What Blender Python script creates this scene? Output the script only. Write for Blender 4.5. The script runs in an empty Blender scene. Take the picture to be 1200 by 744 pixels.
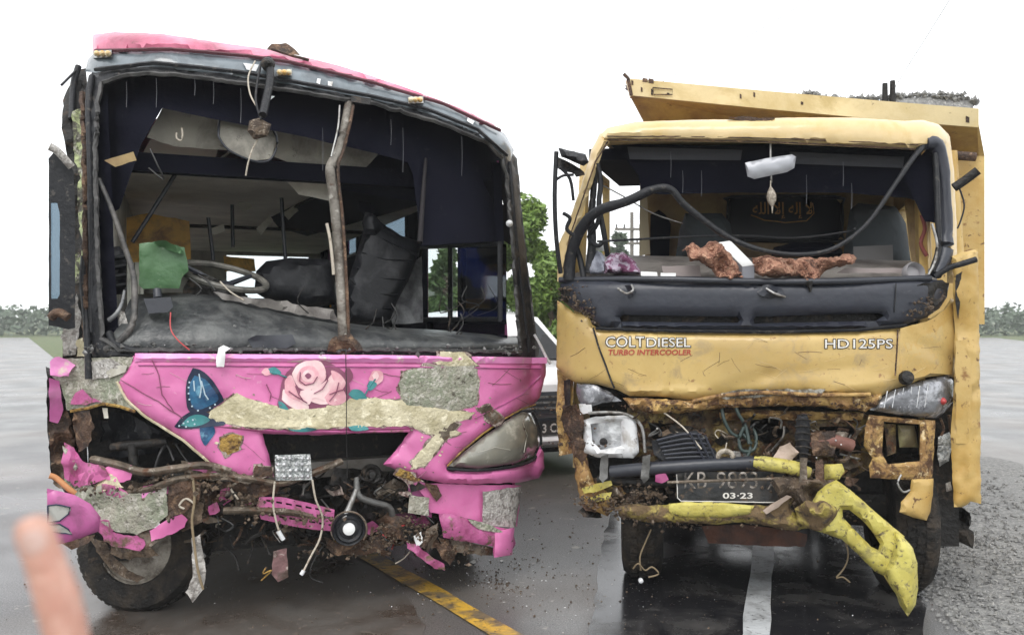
import bpy, bmesh, math, random
from mathutils import Vector, noise
from mathutils.geometry import delaunay_2d_cdt
R = math.radians
random.seed(7)
S = bpy.context.scene
COL = S.collection

# ---------------------------------------------------------------- camera, sky, sun, exposure
EYE = 1.42
cam_d = bpy.data.cameras.new('camera'); cam_d.lens = 30.0; cam_d.sensor_width = 36.0
cam_d.dof.use_dof = True; cam_d.dof.focus_distance = 4.5; cam_d.dof.aperture_fstop = 4.5
cam_d.clip_start = 0.05; cam_d.clip_end = 3000
cam = bpy.data.objects.new('camera', cam_d); COL.objects.link(cam)
cam.location = (0, 0, EYE); cam.rotation_euler = (R(90), 0, 0)
S.camera = cam
W_ = bpy.data.worlds.new('World'); S.world = W_; W_.use_nodes = True
nt = W_.node_tree; nt.nodes.clear()
sky = nt.nodes.new('ShaderNodeTexSky'); sky.sky_type = 'NISHITA'; sky.sun_disc = False
sky.sun_elevation = R(58); sky.sun_rotation = R(200); sky.dust_density = 4
b1 = nt.nodes.new('ShaderNodeBackground'); b1.inputs['Strength'].default_value = 0.10
nt.links.new(sky.outputs[0], b1.inputs[0])
b2 = nt.nodes.new('ShaderNodeBackground'); b2.inputs['Color'].default_value = (0.97, 0.985, 1.0, 1)   # even cloud deck
b2.inputs['Strength'].default_value = 1.3
mx = nt.nodes.new('ShaderNodeMixShader'); mx.inputs[0].default_value = 0.9
nt.links.new(b1.outputs[0], mx.inputs[1]); nt.links.new(b2.outputs[0], mx.inputs[2])
ow = nt.nodes.new('ShaderNodeOutputWorld'); nt.links.new(mx.outputs[0], ow.inputs[0])
sl = bpy.data.lights.new('sun', 'SUN'); sl.energy = 0.9; sl.angle = R(25); sl.color = (1, .97, .93)
so = bpy.data.objects.new('sun', sl); COL.objects.link(so); so.rotation_euler = (R(38), 0, R(-15))
so.location = (0, -5, 12)
S.view_settings.view_transform = 'Standard'; S.view_settings.look = 'None'
S.view_settings.exposure = 0.56; S.view_settings.gamma = 1.0
S.view_settings.use_curve_mapping = False
S.cycles.max_bounces = 7; S.cycles.transparent_max_bounces = 12

# ---------------------------------------------------------------- materials
def s2l(c):
    return tuple(((x/255)/12.92 if x/255 <= .04045 else ((x/255+.055)/1.055)**2.4) for x in c)
MATS = {}
def mat(name, col, rough=.5, metal=0., layers=(), bump=.15, bscale=30., spec=.5, coat=0., rvar=0.):
    """layers: (rgb, noise scale, threshold 0..1, softness, roughness or None, detail)"""
    m = bpy.data.materials.new(name); m.use_nodes = True; MATS[name] = m
    n = m.node_tree; N = n.nodes; L = n.links
    p = N['Principled BSDF']
    tc = N.new('ShaderNodeTexCoord')
    def c4(c): return (*[max(0., x) for x in c], 1)
    base = N.new('ShaderNodeRGB'); base.outputs[0].default_value = c4(col)
    cur = base.outputs[0]
    # soft tonal variation
    nz = N.new('ShaderNodeTexNoise'); nz.inputs['Scale'].default_value = 2.3; nz.inputs['Detail'].default_value = 6
    L.new(tc.outputs['Object'], nz.inputs['Vector'])
    mr = N.new('ShaderNodeMapRange'); mr.inputs[1].default_value = .3; mr.inputs[2].default_value = .7
    mr.inputs[3].default_value = .82; mr.inputs[4].default_value = 1.12
    L.new(nz.outputs[0], mr.inputs[0])
    mul = N.new('ShaderNodeVectorMath'); mul.operation = 'SCALE'
    L.new(cur, mul.inputs[0]); L.new(mr.outputs[0], mul.inputs['Scale']); cur = mul.outputs[0]
    rc = None
    for i, ly in enumerate(layers):
        rgb, sc, th, so_, rg, det = (list(ly)+[None, None])[:6]
        det = 8 if det is None else det
        q = N.new('ShaderNodeTexNoise'); q.inputs['Scale'].default_value = sc; q.inputs['Detail'].default_value = det
        q.inputs['Roughness'].default_value = .65; q.inputs['Distortion'].default_value = .4
        mp = N.new('ShaderNodeMapping'); mp.inputs['Location'].default_value = (i*3.1+1, i*1.7, i*5.3)
        L.new(tc.outputs['Object'], mp.inputs[0]); L.new(mp.outputs[0], q.inputs['Vector'])
        r = N.new('ShaderNodeMapRange'); r.inputs[1].default_value = th-so_; r.inputs[2].default_value = th+so_
        L.new(q.outputs[0], r.inputs[0])
        x = N.new('ShaderNodeMixRGB'); L.new(r.outputs[0], x.inputs[0]); L.new(cur, x.inputs[1])
        x.inputs[2].default_value = c4(rgb); cur = x.outputs[0]
        if rg is not None:
            y = N.new('ShaderNodeMix'); y.data_type = 'FLOAT'; L.new(r.outputs[0], y.inputs[0])
            if rc is None: y.inputs[2].default_value = rough
            else: L.new(rc, y.inputs[2])
            y.inputs[3].default_value = rg; rc = y.outputs[0]
    L.new(cur, p.inputs['Base Color'])
    p.inputs['Roughness'].default_value = rough; p.inputs['Metallic'].default_value = metal
    p.inputs['Specular IOR Level'].default_value = spec; p.inputs['Coat Weight'].default_value = coat
    p.inputs['Coat Roughness'].default_value = .08
    if rc: L.new(rc, p.inputs['Roughness'])
    if bump:
        bn = N.new('ShaderNodeTexNoise'); bn.inputs['Scale'].default_value = bscale; bn.inputs['Detail'].default_value = 7
        L.new(tc.outputs['Object'], bn.inputs['Vector'])
        b = N.new('ShaderNodeBump'); b.inputs['Strength'].default_value = bump; b.inputs['Distance'].default_value = .02
        L.new(bn.outputs[0], b.inputs['Height']); L.new(b.outputs[0], p.inputs['Normal'])
    return m
RUST = (.10, .045, .022); MUD = (.13, .088, .055); DK = (.018, .016, .014)
pink = mat('pink_paint', (.67, .185, .41), .36, layers=[((.60, .12, .34), 3, .60, .14), ((.74, .40, .54), 26, .70, .05), ((.50, .22, .30), 55, .665, .03, .7), (MUD, 16, .70, .05, .8)], bump=.10, bscale=25, coat=.2)
pinkdirt = mat('dirty_pink_paint', (.52, .125, .31), .45, layers=[((.26, .05, .13), 7, .55, .12), (MUD, 12, .58, .06, .85), ((.4, .36, .28), 30, .66, .04)], bump=.4, bscale=30)
pinkdark = mat('dark_plum_paint', (.42, .10, .27), .35, layers=[((.2, .06, .13), 6, .6, .1)], bump=.1)  # a darker plum colour of its own, for skirt, grooves and creases
pinkroof = mat('faded_pink_paint', (.66, .17, .28), .3, layers=[((.32, .06, .11), 3, .56, .1), ((.15, .08, .07), 18, .68, .06)], bump=.15, coat=.3)
palepink = mat('pale_pink_paint', (.80, .28, .58), .35, layers=[((.7, .6, .5), 15, .62, .06)], bump=.2)
cream = mat('cream_filler', (.66, .60, .42), .75, layers=[((.45, .40, .25), 9, .52, .1), ((.16, .15, .10), 40, .66, .03), ((.78, .30, .52), 6, .69, .02), ((.8, .74, .55), 20, .6, .05)], bump=.5, bscale=60)
moss = mat('weathered_fibreglass', (.36, .34, .28), .85, layers=[((.24, .27, .19), 6, .54, .1), ((.50, .48, .42), 30, .56, .05), ((.08, .07, .05), 22, .62, .05), ((.35, .12, .06), 11, .70, .04)], bump=.8, bscale=70)
limegrey = mat('flaked_lime_primer', (.46, .52, .27), .8, layers=[((.10, .095, .075), 14, .50, .05), ((.40, .38, .33), 30, .6, .05), ((.03, .03, .03), 40, .64, .03)], bump=.8, bscale=60)
silverpatch = mat('bare_grey_filler', (.48, .46, .43), .7, layers=[((.24, .22, .20), 25, .52, .06), ((.66, .64, .62), 50, .6, .05)], bump=.7, bscale=80)
rubber = mat('black_rubber', (.016, .017, .020), .46, spec=.3, layers=[((.10, .09, .08), 30, .64, .06, .7)], bump=.25, bscale=50)
blackp = mat('black_plastic', (.028, .031, .040), .35, layers=[((.09, .09, .10), 25, .68, .05, .6)], bump=.12)
cowlm = mat('blue_black_plastic', (.030, .035, .048), .38, layers=[((.12, .12, .13), 20, .70, .05, .7), ((.02, .02, .03), 4, .55, .2)], bump=.12)
browm = mat('wet_grey_visor', (.19, .225, .25), .22, layers=[((.08, .09, .10), 4, .56, .12), ((.04, .04, .04), 35, .70, .04)], bump=.12, bscale=12, coat=.3)
darkint = mat('dark_navy_lining', (.0055, .006, .013), .95, layers=[((.02, .02, .026), 14, .68, .05)], bump=.1, spec=.12)
ceilm = mat('grey_brown_headlining', (.78, .74, .66), .8, layers=[((.6, .56, .5), 3, .55, .1), ((.3, .28, .25), 16, .70, .03)], bump=.2)
ceil2 = mat('beige_ceiling_board', (.36, .34, .29), .7, layers=[((.16, .15, .13), 5, .55, .1), ((.06, .05, .05), 18, .68, .04)], bump=.2)
palem = mat('pale_board', (.55, .53, .46), .6, layers=[((.3, .28, .22), 6, .6, .1)], bump=.1)
leather = mat('wet_black_leatherette', (.035, .038, .040), .33, layers=[((.13, .135, .13), 5, .56, .14), ((.2, .2, .19), 40, .68, .04, .7)], bump=.45, bscale=22)
seatm = mat('black_seat_vinyl', (.012, .013, .016), .38, spec=.35, layers=[((.05, .05, .055), 8, .6, .1)], bump=.3, bscale=18)
silverv = mat('grey_seat_vinyl', (.28, .29, .29), .35, layers=[((.10, .10, .11), 7, .5, .1)], bump=.5, bscale=16)
greenm = mat('green_box_paint', (.075, .165, .07), .45, layers=[((.06, .14, .06), 6, .52, .1), ((.25, .3, .2), 25, .68, .05)], bump=.3)
orangem = mat('orange_panel', (.85, .48, .08), .5, layers=[((.25, .11, .03), 6, .55, .1)], bump=.1)
brownbar = mat('muddy_bare_steel', (.17, .135, .10), .6, layers=[((.06, .045, .03), 9, .5, .1), ((.34, .30, .25), 18, .62, .05), (RUST, 14, .6, .06)], bump=.6, bscale=50)
rustm = mat('rusty_steel', (.11, .060, .035), .75, layers=[((.035, .022, .016), 8, .5, .1), ((.24, .15, .09), 22, .60, .06)], bump=.8, bscale=60)
darkm = mat('oily_dark_metal', (.016, .015, .014), .5, spec=.3, layers=[((.08, .06, .045), 16, .60, .06, .8)], bump=.5, bscale=45)
steel = mat('scuffed_steel', (.38, .38, .37), .38, .7, layers=[((.12, .10, .08), 12, .55, .08, .8)], bump=.3)
whitep = mat('white_plastic', (.72, .73, .74), .4, layers=[((.42, .40, .37), 12, .58, .07), ((.12, .09, .07), 22, .66, .04)], bump=.15)
paper = mat('white_paper', (.84, .85, .84), .7, bump=.05)
lensm = mat('clouded_lens', (.36, .35, .29), .16, layers=[((.24, .235, .20), 4, .5, .15), ((.52, .50, .42), 9, .62, .08), ((.15, .14, .12), 45, .69, .03)], bump=.08, bscale=10, coat=.6)
chrome = mat('reflector_chrome', (.70, .71, .72), .22, .6, layers=[((.34, .35, .37), 9, .55, .1)], bump=.35, bscale=20)
foil = mat('crinkled_foil', (.62, .64, .63), .3, .5, layers=[((.25, .27, .27), 35, .5, .05), ((.8, .8, .8), 60, .6, .04)], bump=1., bscale=70)
greylens = mat('grey_lens', (.17, .175, .19), .25, .3, layers=[((.42, .43, .46), 11, .56, .06), ((.07, .07, .08), 16, .62, .05)], bump=.4, bscale=22, coat=.5)
yel = mat('ochre_yellow_paint', (.54, .385, .14), .36, layers=[((.47, .31, .10), 2.5, .58, .14), ((.30, .17, .07), 26, .645, .03, .8), ((.40, .29, .13), 9, .60, .06, .6), ((.16, .08, .035), 34, .70, .02, .9), ((.36, .25, .12), 5, .68, .04, .6)], bump=.05, bscale=30, coat=.25)
yelspot = mat('pitted_yellow_paint', (.56, .39, .14), .42, layers=[((.48, .30, .08), 4, .55, .1), ((.12, .06, .03), 22, .64, .03, .9), ((.25, .13, .05), 9, .66, .04, .9)], bump=.2, bscale=20)
yelpale = mat('pale_yellow_paint', (.68, .52, .27), .32, layers=[((.60, .42, .16), 4, .58, .1), ((.22, .14, .07), 32, .71, .03, .9)], bump=.08, coat=.3)
yelrust = mat('rusting_yellow_paint', (.50, .33, .11), .6, layers=[((.30, .17, .06), 7, .47, .08), ((.09, .045, .022), 16, .53, .05, .9), ((.70, .55, .32), 24, .63, .04)], bump=.7, bscale=40)
olive = mat('dirty_olive_yellow', (.34, .25, .07), .5, layers=[((.10, .065, .03), 7, .46, .07), ((.025, .018, .014), 11, .54, .05, .9), ((.10, .045, .02), 30, .56, .05, .9)], bump=.5, bscale=40)
bryel = mat('bright_yellow_bumper_paint', (.54, .48, .12), .45, layers=[((.44, .37, .08), 6, .52, .1), ((.30, .26, .09), 9, .60, .06, .8), ((.10, .075, .04), 19, .615, .03, .9), ((.22, .19, .09), 45, .61, .03, .8)], bump=.35, bscale=30, coat=.05)
bryeldirt = mat('muddy_bright_yellow', (.42, .34, .08), .6, layers=[((.15, .10, .05), 9, .46, .05, .9), ((.05, .035, .025), 24, .58, .05)], bump=.7, bscale=45)
mudm = mat('caked_mud', (.135, .095, .062), .85, layers=[((.05, .034, .024), 14, .52, .08), ((.27, .22, .17), 35, .62, .05)], bump=1., bscale=60)
tanm = mat('tan_cab_lining', (.34, .24, .10), .55, layers=[((.18, .11, .05), 4, .55, .1)], bump=.15)
greyfab = mat('grey_seat_cloth', (.045, .055, .062), .8, layers=[((.04, .045, .05), 6, .55, .1)], bump=.2)
dashm = mat('grey_brown_dash', (.20, .185, .17), .55, layers=[((.08, .07, .065), 5, .55, .1), ((.28, .26, .24), 30, .68, .05)], bump=.2)
foam = mat('torn_brown_foam', (.46, .24, .16), .95, layers=[((.17, .07, .045), 30, .52, .06), ((.56, .34, .23), 46, .58, .05), ((.05, .03, .025), 11, .66, .04)], bump=1., bscale=80)
purple = mat('purple_cloth', (.16, .05, .11), .8, layers=[((.40, .34, .42), 26, .50, .05), ((.08, .02, .05), 24, .6, .05)], bump=.7, bscale=50)
tyre = mat('tyre_rubber', (.014, .013, .012), .75, spec=.3, layers=[((.055, .043, .032), 9, .56, .1), ((.12, .10, .08), 40, .68, .04)], bump=.6, bscale=60)
rimm = mat('muddy_wheel_rim', (.36, .33, .28), .6, .2, layers=[((.10, .08, .06), 10, .5, .1), ((.40, .37, .33), 24, .62, .05)], bump=.6, bscale=40)
cable = mat('pale_cable', (.50, .45, .37), .6, layers=[((.2, .15, .1), 30, .6, .06)], bump=0)
blackw = mat('black_cable', (.02, .02, .02), .5, bump=0)
platem = mat('black_number_plate', (.016, .018, .020), .4, layers=[((.06, .055, .05), 9, .56, .1, .8), (MUD, 24, .64, .05, .9)], bump=.5, bscale=18)
plettm = mat('grimy_plate_letters', (.42, .38, .34), .6, layers=[((.10, .08, .06), 26, .52, .06), ((.03, .03, .03), 12, .58, .06)], bump=0)
letterw = mat('white_lettering', (.74, .72, .68), .5, layers=[((.3, .26, .22), 30, .68, .05)], bump=0)
letterk = mat('black_lettering_edge', (.02, .02, .025), .5, bump=0)
letterr = mat('red_lettering', (.40, .06, .04), .5, bump=0)
letterg = mat('gold_lettering', (.60, .32, .09), .5, bump=0)
amber = mat('amber_lamp', (.75, .42, .10), .3, layers=[((.8, .72, .5), 30, .5, .1)], bump=.2)
redl = mat('red_bulb', (.45, .05, .05), .3, bump=0)
redbelt = mat('faded_red_belt', (.22, .06, .05), .8, bump=.1)
dripm = mat('dull_water_thread', (.10, .105, .12), .3, bump=0)
postm = mat('grey_brown_post_paint', (.24, .22, .19), .55, layers=[((.09, .075, .06), 9, .54, .08), ((.40, .38, .34), 18, .62, .05), (RUST, 24, .64, .05)], bump=.5, bscale=50)
scrm = mat('pale_scratch', (.62, .50, .46), .6, bump=0)
scrd = mat('dark_scratch', (.14, .08, .06), .6, bump=0)
r_hi = mat('rose_light_petal', (.90, .66, .66), .45, layers=[((.80, .46, .50), 12, .55, .1)], bump=.05)
r_md = mat('rose_mid_petal', (.74, .36, .42), .45, layers=[((.85, .56, .58), 14, .56, .1)], bump=.05)
r_dk = mat('rose_dark_line', (.24, .07, .13), .5, bump=0)
teal = mat('teal_paint', (.06, .27, .28), .4, layers=[((.03, .1, .12), 12, .55, .1), ((.35, .55, .52), 20, .66, .05)], bump=0)
navy = mat('navy_paint', (.008, .018, .05), .4, bump=0)
blue = mat('butterfly_blue', (.03, .16, .30), .4, layers=[((.012, .05, .13), 9, .5, .1), ((.16, .36, .48), 14, .66, .06)], bump=0)
ice = mat('pale_blue_paint', (.52, .66, .74), .4, bump=0)
greypetal = mat('grey_painted_petal', (.38, .38, .35), .5, layers=[((.24, .24, .22), 14, .55, .1)], bump=0)
goldm = mat('gold_brown_scab', (.36, .22, .05), .8, layers=[((.10, .05, .02), 18, .52, .05), ((.6, .5, .2), 28, .62, .05)], bump=.8, bscale=70)
skin = mat('skin', (.60, .34, .26), .5, layers=[((.50, .25, .19), 40, .55, .12), ((.66, .42, .34), 90, .6, .1)], bump=.12, bscale=140)
skin.node_tree.nodes['Principled BSDF'].inputs['Subsurface Weight'].default_value = .15
skin.node_tree.nodes['Principled BSDF'].inputs['Subsurface Radius'].default_value = (.01, .004, .002)
carw = mat('white_car_paint', (.80, .81, .82), .25, layers=[((.6, .6, .6), 3, .7, .1)], bump=0, coat=.5)
card = mat('dark_car_trim', (.035, .040, .050), .35, bump=.05)
gravelm = mat('grey_gravel', (.27, .27, .26), .85, layers=[((.15, .15, .15), 30, .5, .1), ((.40, .39, .37), 60, .58, .05)], bump=.4, bscale=150)
wallw = mat('white_wall_paint', (.72, .74, .72), .7, layers=[((.42, .46, .42), 3, .62, .1)], bump=.1)
polem = mat('weathered_pole_timber', (.16, .14, .12), .8, bump=.4)
bark = mat('bark', (.10, .075, .05), .9, layers=[((.2, .17, .13), 12, .55, .1)], bump=1., bscale=25)
def leafmat(name, a, b):
    m = mat(name, a, .6, layers=[(b, 2.1, .50, .12), (tuple(x*.45 for x in a), 3.4, .56, .1), (tuple(x*1.3 for x in b), 30, .6, .1)], bump=0)
    m.node_tree.nodes['Principled BSDF'].inputs['Subsurface Weight'].default_value = 0
    return m
leafA = leafmat('fresh_green_leaves', (.11, .20, .035), (.20, .30, .06))
leafB = leafmat('mid_green_leaves', (.065, .125, .035), (.12, .19, .05))
leafC = leafmat('far_dull_leaves', (.09, .13, .085), (.14, .18, .12))
grassm = mat('verge_grass', (.10, .14, .045), .9, layers=[((.16, .13, .08), 1.2, .55, .1), ((.05, .08, .02), 6, .55, .1)], bump=.8, bscale=20)
def glass(name, tint, a=.85, rough=.05):
    m = bpy.data.materials.new(name); m.use_nodes = True; n = m.node_tree; n.nodes.clear()
    t = n.nodes.new('ShaderNodeBsdfTransparent'); t.inputs[0].default_value = (*tint, 1)
    g = n.nodes.new('ShaderNodeBsdfGlossy'); g.inputs['Roughness'].default_value = rough
    f0 = n.nodes.new('ShaderNodeFresnel'); f0.inputs[0].default_value = 1.45
    ge = n.nodes.new('ShaderNodeNewGeometry'); f = n.nodes.new('ShaderNodeMath'); f.operation = 'MULTIPLY'
    iv = n.nodes.new('ShaderNodeMath'); iv.operation = 'SUBTRACT'; iv.inputs[0].default_value = 1   # the far face of a pane adds no second mirror
    n.links.new(ge.outputs['Backfacing'], iv.inputs[1]); n.links.new(f0.outputs[0], f.inputs[0]); n.links.new(iv.outputs[0], f.inputs[1])
    x = n.nodes.new('ShaderNodeMixShader'); o = n.nodes.new('ShaderNodeOutputMaterial')
    n.links.new(f.outputs[0], x.inputs[0]); n.links.new(t.outputs[0], x.inputs[1]); n.links.new(g.outputs[0], x.inputs[2])
    n.links.new(x.outputs[0], o.inputs[0]); return m
clearg = glass('clear_glass', (.86, .90, .90)); blueg = glass('dark_blue_tinted_glass', (.035, .055, .13)); greyg = glass('grey_tinted_glass', (.38, .45, .50))
carg = glass('car_glass', (.1, .12, .13))

busfloor = mat('worn_grey_vinyl_floor', (.36, .34, .31), .6, layers=[((.2, .18, .15), 5, .5, .1)], bump=.1)
lsw = mat('cream_side_lining', (.50, .47, .41), .6, layers=[((.3, .28, .24), 4, .5, .1)], bump=.1)
truck_shade = mat('wet_truck_shade', (.014, .014, .016), .17, layers=[((.06, .058, .056), 2.2, .55, .08, .36), ((.10, .09, .08), 40, .66, .04, .5)], bump=.02, bscale=8)  # near-black base carries the truck's shade on the wet road
mudwater = mat('brown_muddy_water', (.060, .043, .032), .24, layers=[((.11, .10, .09), 1.6, .48, .12, .34), ((.16, .13, .11), 30, .62, .05, .5)], bump=.08, bscale=10)
# wet asphalt with puddles and muddy film
def asphalt():
    m = bpy.data.materials.new('wet_asphalt'); m.use_nodes = True; n = m.node_tree; N = n.nodes; L = n.links
    p = N['Principled BSDF']; tc = N.new('ShaderNodeTexCoord')
    def nz(s, d, off=0):
        q = N.new('ShaderNodeTexNoise'); q.inputs['Scale'].default_value = s; q.inputs['Detail'].default_value = d
        mp = N.new('ShaderNodeMapping'); mp.inputs['Location'].default_value = (off, off*.7, 0)
        L.new(tc.outputs['Object'], mp.inputs[0]); L.new(mp.outputs[0], q.inputs['Vector']); return q.outputs[0]
    def rng(x, a, b, c, d):
        r = N.new('ShaderNodeMapRange'); L.new(x, r.inputs[0])
        for i, v in enumerate((a, b, c, d)): r.inputs[i+1].default_value = v
        return r.outputs[0]
    def mixc(f, a, b):
        x = N.new('ShaderNodeMixRGB'); L.new(f, x.inputs[0])
        for i, c in ((1, a), (2, b)):
            if isinstance(c, tuple): x.inputs[i].default_value = (*c, 1)
            else: L.new(c, x.inputs[i])
        return x.outputs[0]
    fine = nz(130, 5); c = mixc(rng(fine, .40, .60, 0, 1), (.040, .041, .044), (.155, .152, .147))
    c = mixc(rng(nz(.55, 5, 3), .45, .60, 0, .5), c, (.15, .122, .098))
    c = mixc(rng(nz(11, 6, 9), .66, .70, 0, 1), c, (.26, .24, .21))
    L.new(c, p.inputs['Base Color'])
    L.new(rng(nz(1.3, 6, 5), .35, .65, .27, .38), p.inputs['Roughness'])
    b = N.new('ShaderNodeBump'); b.inputs['Strength'].default_value = .35; b.inputs['Distance'].default_value = .01
    L.new(fine, b.inputs['Height'])
    L.new(rng(nz(1.3, 6, 5), .40, .60, .10, .35), b.inputs['Strength'])
    L.new(b.outputs[0], p.inputs['Normal']); return m
asph = asphalt()
# ---------------------------------------------------------------- helpers
ROOT = {}
def rootloc(o):
    while o.parent: o = o.parent
    return Vector(ROOT.get(o.name, (0, 0, 0)))
def thing(name, label, cat, loc, group=None):
    o = bpy.data.objects.new(name, None); COL.objects.link(o); o.location = loc; ROOT[o.name] = tuple(loc)
    o.empty_display_size = .1; o['label'] = label; o['category'] = cat
    if group: o['group'] = group
    return o
def mk(name, V, F, m, parent=None, label=None, cat=None, group=None, kind=None, angle=40):
    V = [Vector(v) for v in V]
    if parent is not None: org = rootloc(parent)
    else:
        xs = [v.x for v in V]; ys = [v.y for v in V]; zs = [v.z for v in V]
        org = Vector(((min(xs)+max(xs))/2, (min(ys)+max(ys))/2, min(zs)))
    me = bpy.data.meshes.new(name); me.from_pydata([tuple(v-org) for v in V], [], F); me.validate(); me.update()
    me.materials.append(m)
    me.polygons.foreach_set('use_smooth', [angle > 0]*len(me.polygons))
    if angle > 0: me.set_sharp_from_angle(angle=R(angle))
    o = bpy.data.objects.new(name, me); COL.objects.link(o)
    if parent is not None: o.parent = parent
    else: o.location = org; ROOT[o.name] = tuple(org)
    if label: o['label'] = label
    if cat: o['category'] = cat
    if group: o['group'] = group
    if kind: o['kind'] = kind
    return o
class Frame:
    """local axes of a vehicle: u across its front, v back along its length, z up"""
    def __init__(s, C, ra, ba, vf):
        s.C = C; s.r = (math.cos(R(ra)), math.sin(R(ra))); s.b = (math.sin(R(ba)), math.cos(R(ba))); s.vf = vf
    def uvz(s, u, v, z): return Vector((s.C[0]+u*s.r[0]+v*s.b[0], s.C[1]+u*s.r[1]+v*s.b[1], z))
    def _u(s, k, v):
        return (s.C[0]+v*s.b[0]-k*(s.C[1]+v*s.b[1]))/(k*s.r[1]-s.r[0])
    def P(s, px, py, v=0., shaped=False):
        k = (px-600)/1000; m = (372-py)/1000; vv = v
        for _ in range(4 if shaped else 1):
            u = s._u(k, vv); d = s.C[1]+u*s.r[1]+vv*s.b[1]; z = EYE+m*d
            if shaped: vv = v+s.vf(u, z)
        if shaped: u = s._u(k, vv); d = s.C[1]+u*s.r[1]+vv*s.b[1]; z = EYE+m*d
        return s.uvz(u, vv, z)
    def vz(s, px, py, u):
        k = (px-600)/1000
        v = (s.C[0]+u*s.r[0]-k*(s.C[1]+u*s.r[1]))/(k*s.b[1]-s.b[0])
        d = s.C[1]+u*s.r[1]+v*s.b[1]; return v, EYE+(372-py)/1000*d
class Surf:
    def __init__(s, fr, v=0., amp=0., sc=2., seed=0, shaped=True, ridge=0., folds=()):
        s.folds = folds
        s.fr, s.v, s.amp, s.sc, s.seed, s.shaped, s.ridge = fr, v, amp, sc, seed, shaped, ridge
    def __call__(s, px, py, off=0.):
        n = 0
        q = Vector((px*s.sc/100, py*s.sc/100, s.seed*7.3))
        if s.amp: n = s.amp*noise.noise(q)
        if s.ridge: n += s.ridge*(abs(noise.noise(q*2.3))*2-.5) + s.ridge*.5*noise.noise(q*5)
        for x1, y1, x2, y2, w, dp in s.folds:      # pressed creases: a ridge or a step along a line
            q2 = segd((px, py), (x1, y1), (x2, y2))/w
            if q2 < 1: n += dp*(1-q2)
        return s.fr.P(px, py, s.v+off+n, s.shaped)
def wallsurf(fr, u, flip=1):          # 2D coordinates are (v, z) in centimetres
    return lambda a, b, off=0.: fr.uvz(u+off*flip, a/100, b/100)
def floorsurf(fr, z):                 # 2D coordinates are (u, v) in centimetres
    return lambda a, b, off=0.: fr.uvz(a/100, b/100, z+off)
def inside(p, poly):
    x, y = p; c = False; n = len(poly); j = n-1
    for i in range(n):
        xi, yi = poly[i]; xj, yj = poly[j]
        if (yi > y) != (yj > y) and x < (xj-xi)*(y-yi)/(yj-yi)+xi: c = not c
        j = i
    return c
def resample(poly, step, edge, seed, closed=True):
    out = []; n = len(poly); t = 0
    for i in range(n if closed else n-1):
        a = poly[i]; b = poly[(i+1) % n]; L = math.hypot(b[0]-a[0], b[1]-a[1]); k = max(1, int(round(L/step)))
        for j in range(k):
            f = j/k; x = a[0]+(b[0]-a[0])*f; y = a[1]+(b[1]-a[1])*f
            if edge:
                dx = noise.noise(Vector((x*.11, y*.11, seed*3.7)))+.6*noise.noise(Vector((x*.37, y*.37, seed*3.7)))
                dy = noise.noise(Vector((x*.11, y*.11, seed*3.7+50)))+.6*noise.noise(Vector((x*.37, y*.37, seed*3.7+50)))
                x += dx*edge; y += dy*edge
            out.append((x, y))
    return out
def segd(p, a, b):
    dx, dy = b[0]-a[0], b[1]-a[1]; L = dx*dx+dy*dy
    t = 0 if L == 0 else max(0, min(1, ((p[0]-a[0])*dx+(p[1]-a[1])*dy)/L))
    return math.hypot(p[0]-a[0]-t*dx, p[1]-a[1]-t*dy)
SEED = [0]
def sheet(outline, surf, th=.01, grid=9, edge=.6, holes=(), puff=0., pr=10., seed=None, off=0., back=True):
    SEED[0] += 1; seed = SEED[0] if seed is None else seed
    ol = resample(outline, grid, edge, seed); hs = [resample(h, grid, edge, seed+1) for h in holes]
    loops = [ol]+hs; pts = []; ed = []
    for lp in loops:
        b = len(pts); pts += lp; ed += [(b+i, b+(i+1) % len(lp)) for i in range(len(lp))]
    x0 = min(p[0] for p in ol); x1 = max(p[0] for p in ol); y0 = min(p[1] for p in ol); y1 = max(p[1] for p in ol)
    rnd = random.Random(seed); nx = int((x1-x0)/grid)+1; ny = int((y1-y0)/grid)+1
    for i in range(nx+1):
        for j in range(ny+1):
            p = (x0+(i+.5*(j % 2)+rnd.uniform(-.15, .15))*grid, y0+(j+rnd.uniform(-.15, .15))*grid)
            if inside(p, ol) and not any(inside(p, h) for h in hs):
                if min(segd(p, lp[k], lp[(k+1) % len(lp)]) for lp in loops for k in range(len(lp))) > grid*.42: pts.append(p)
    v2, e2, f2 = delaunay_2d_cdt([Vector(p) for p in pts], ed, [], 0, 1e-5)[:3]
    F = []
    for f in f2:
        c = (sum(v2[i].x for i in f)/len(f), sum(v2[i].y for i in f)/len(f))
        if inside(c, ol) and not any(inside(c, h) for h in hs): F.append(list(f))
    V = []
    for p in v2:
        o = off
        if puff:
            dd = min(segd(p, lp[k], lp[(k+1) % len(lp)]) for lp in loops for k in range(len(lp)))
            q = min(1, dd/pr); o -= puff*math.sqrt(max(0, 1-(1-q)**2))
        V.append(surf(p.x, p.y, o))
    if not back: return V, F
    n = len(V); V += [surf(p.x, p.y, off+th) for p in v2]
    cnt = {}
    for f in F:
        for i in range(len(f)):
            a, b = f[i], f[(i+1) % len(f)]; cnt[(a, b)] = 1
    B = [[i+n for i in reversed(f)] for f in F]; Rm = [[b, a, a+n, b+n] for (a, b) in cnt if (b, a) not in cnt]
    return V, F+B+Rm
def fixn(o):
    bm = bmesh.new(); bm.from_mesh(o.data); bmesh.ops.recalc_face_normals(bm, faces=bm.faces); bm.to_mesh(o.data); bm.free(); return o
def panel(name, outline, surf, m, parent, label=None, cat=None, group=None, kind=None, angle=40, **k):
    V, F = sheet(outline, surf, **k)
    return fixn(mk(name, V, F, m, parent, label, cat, group, kind, angle))
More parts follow.
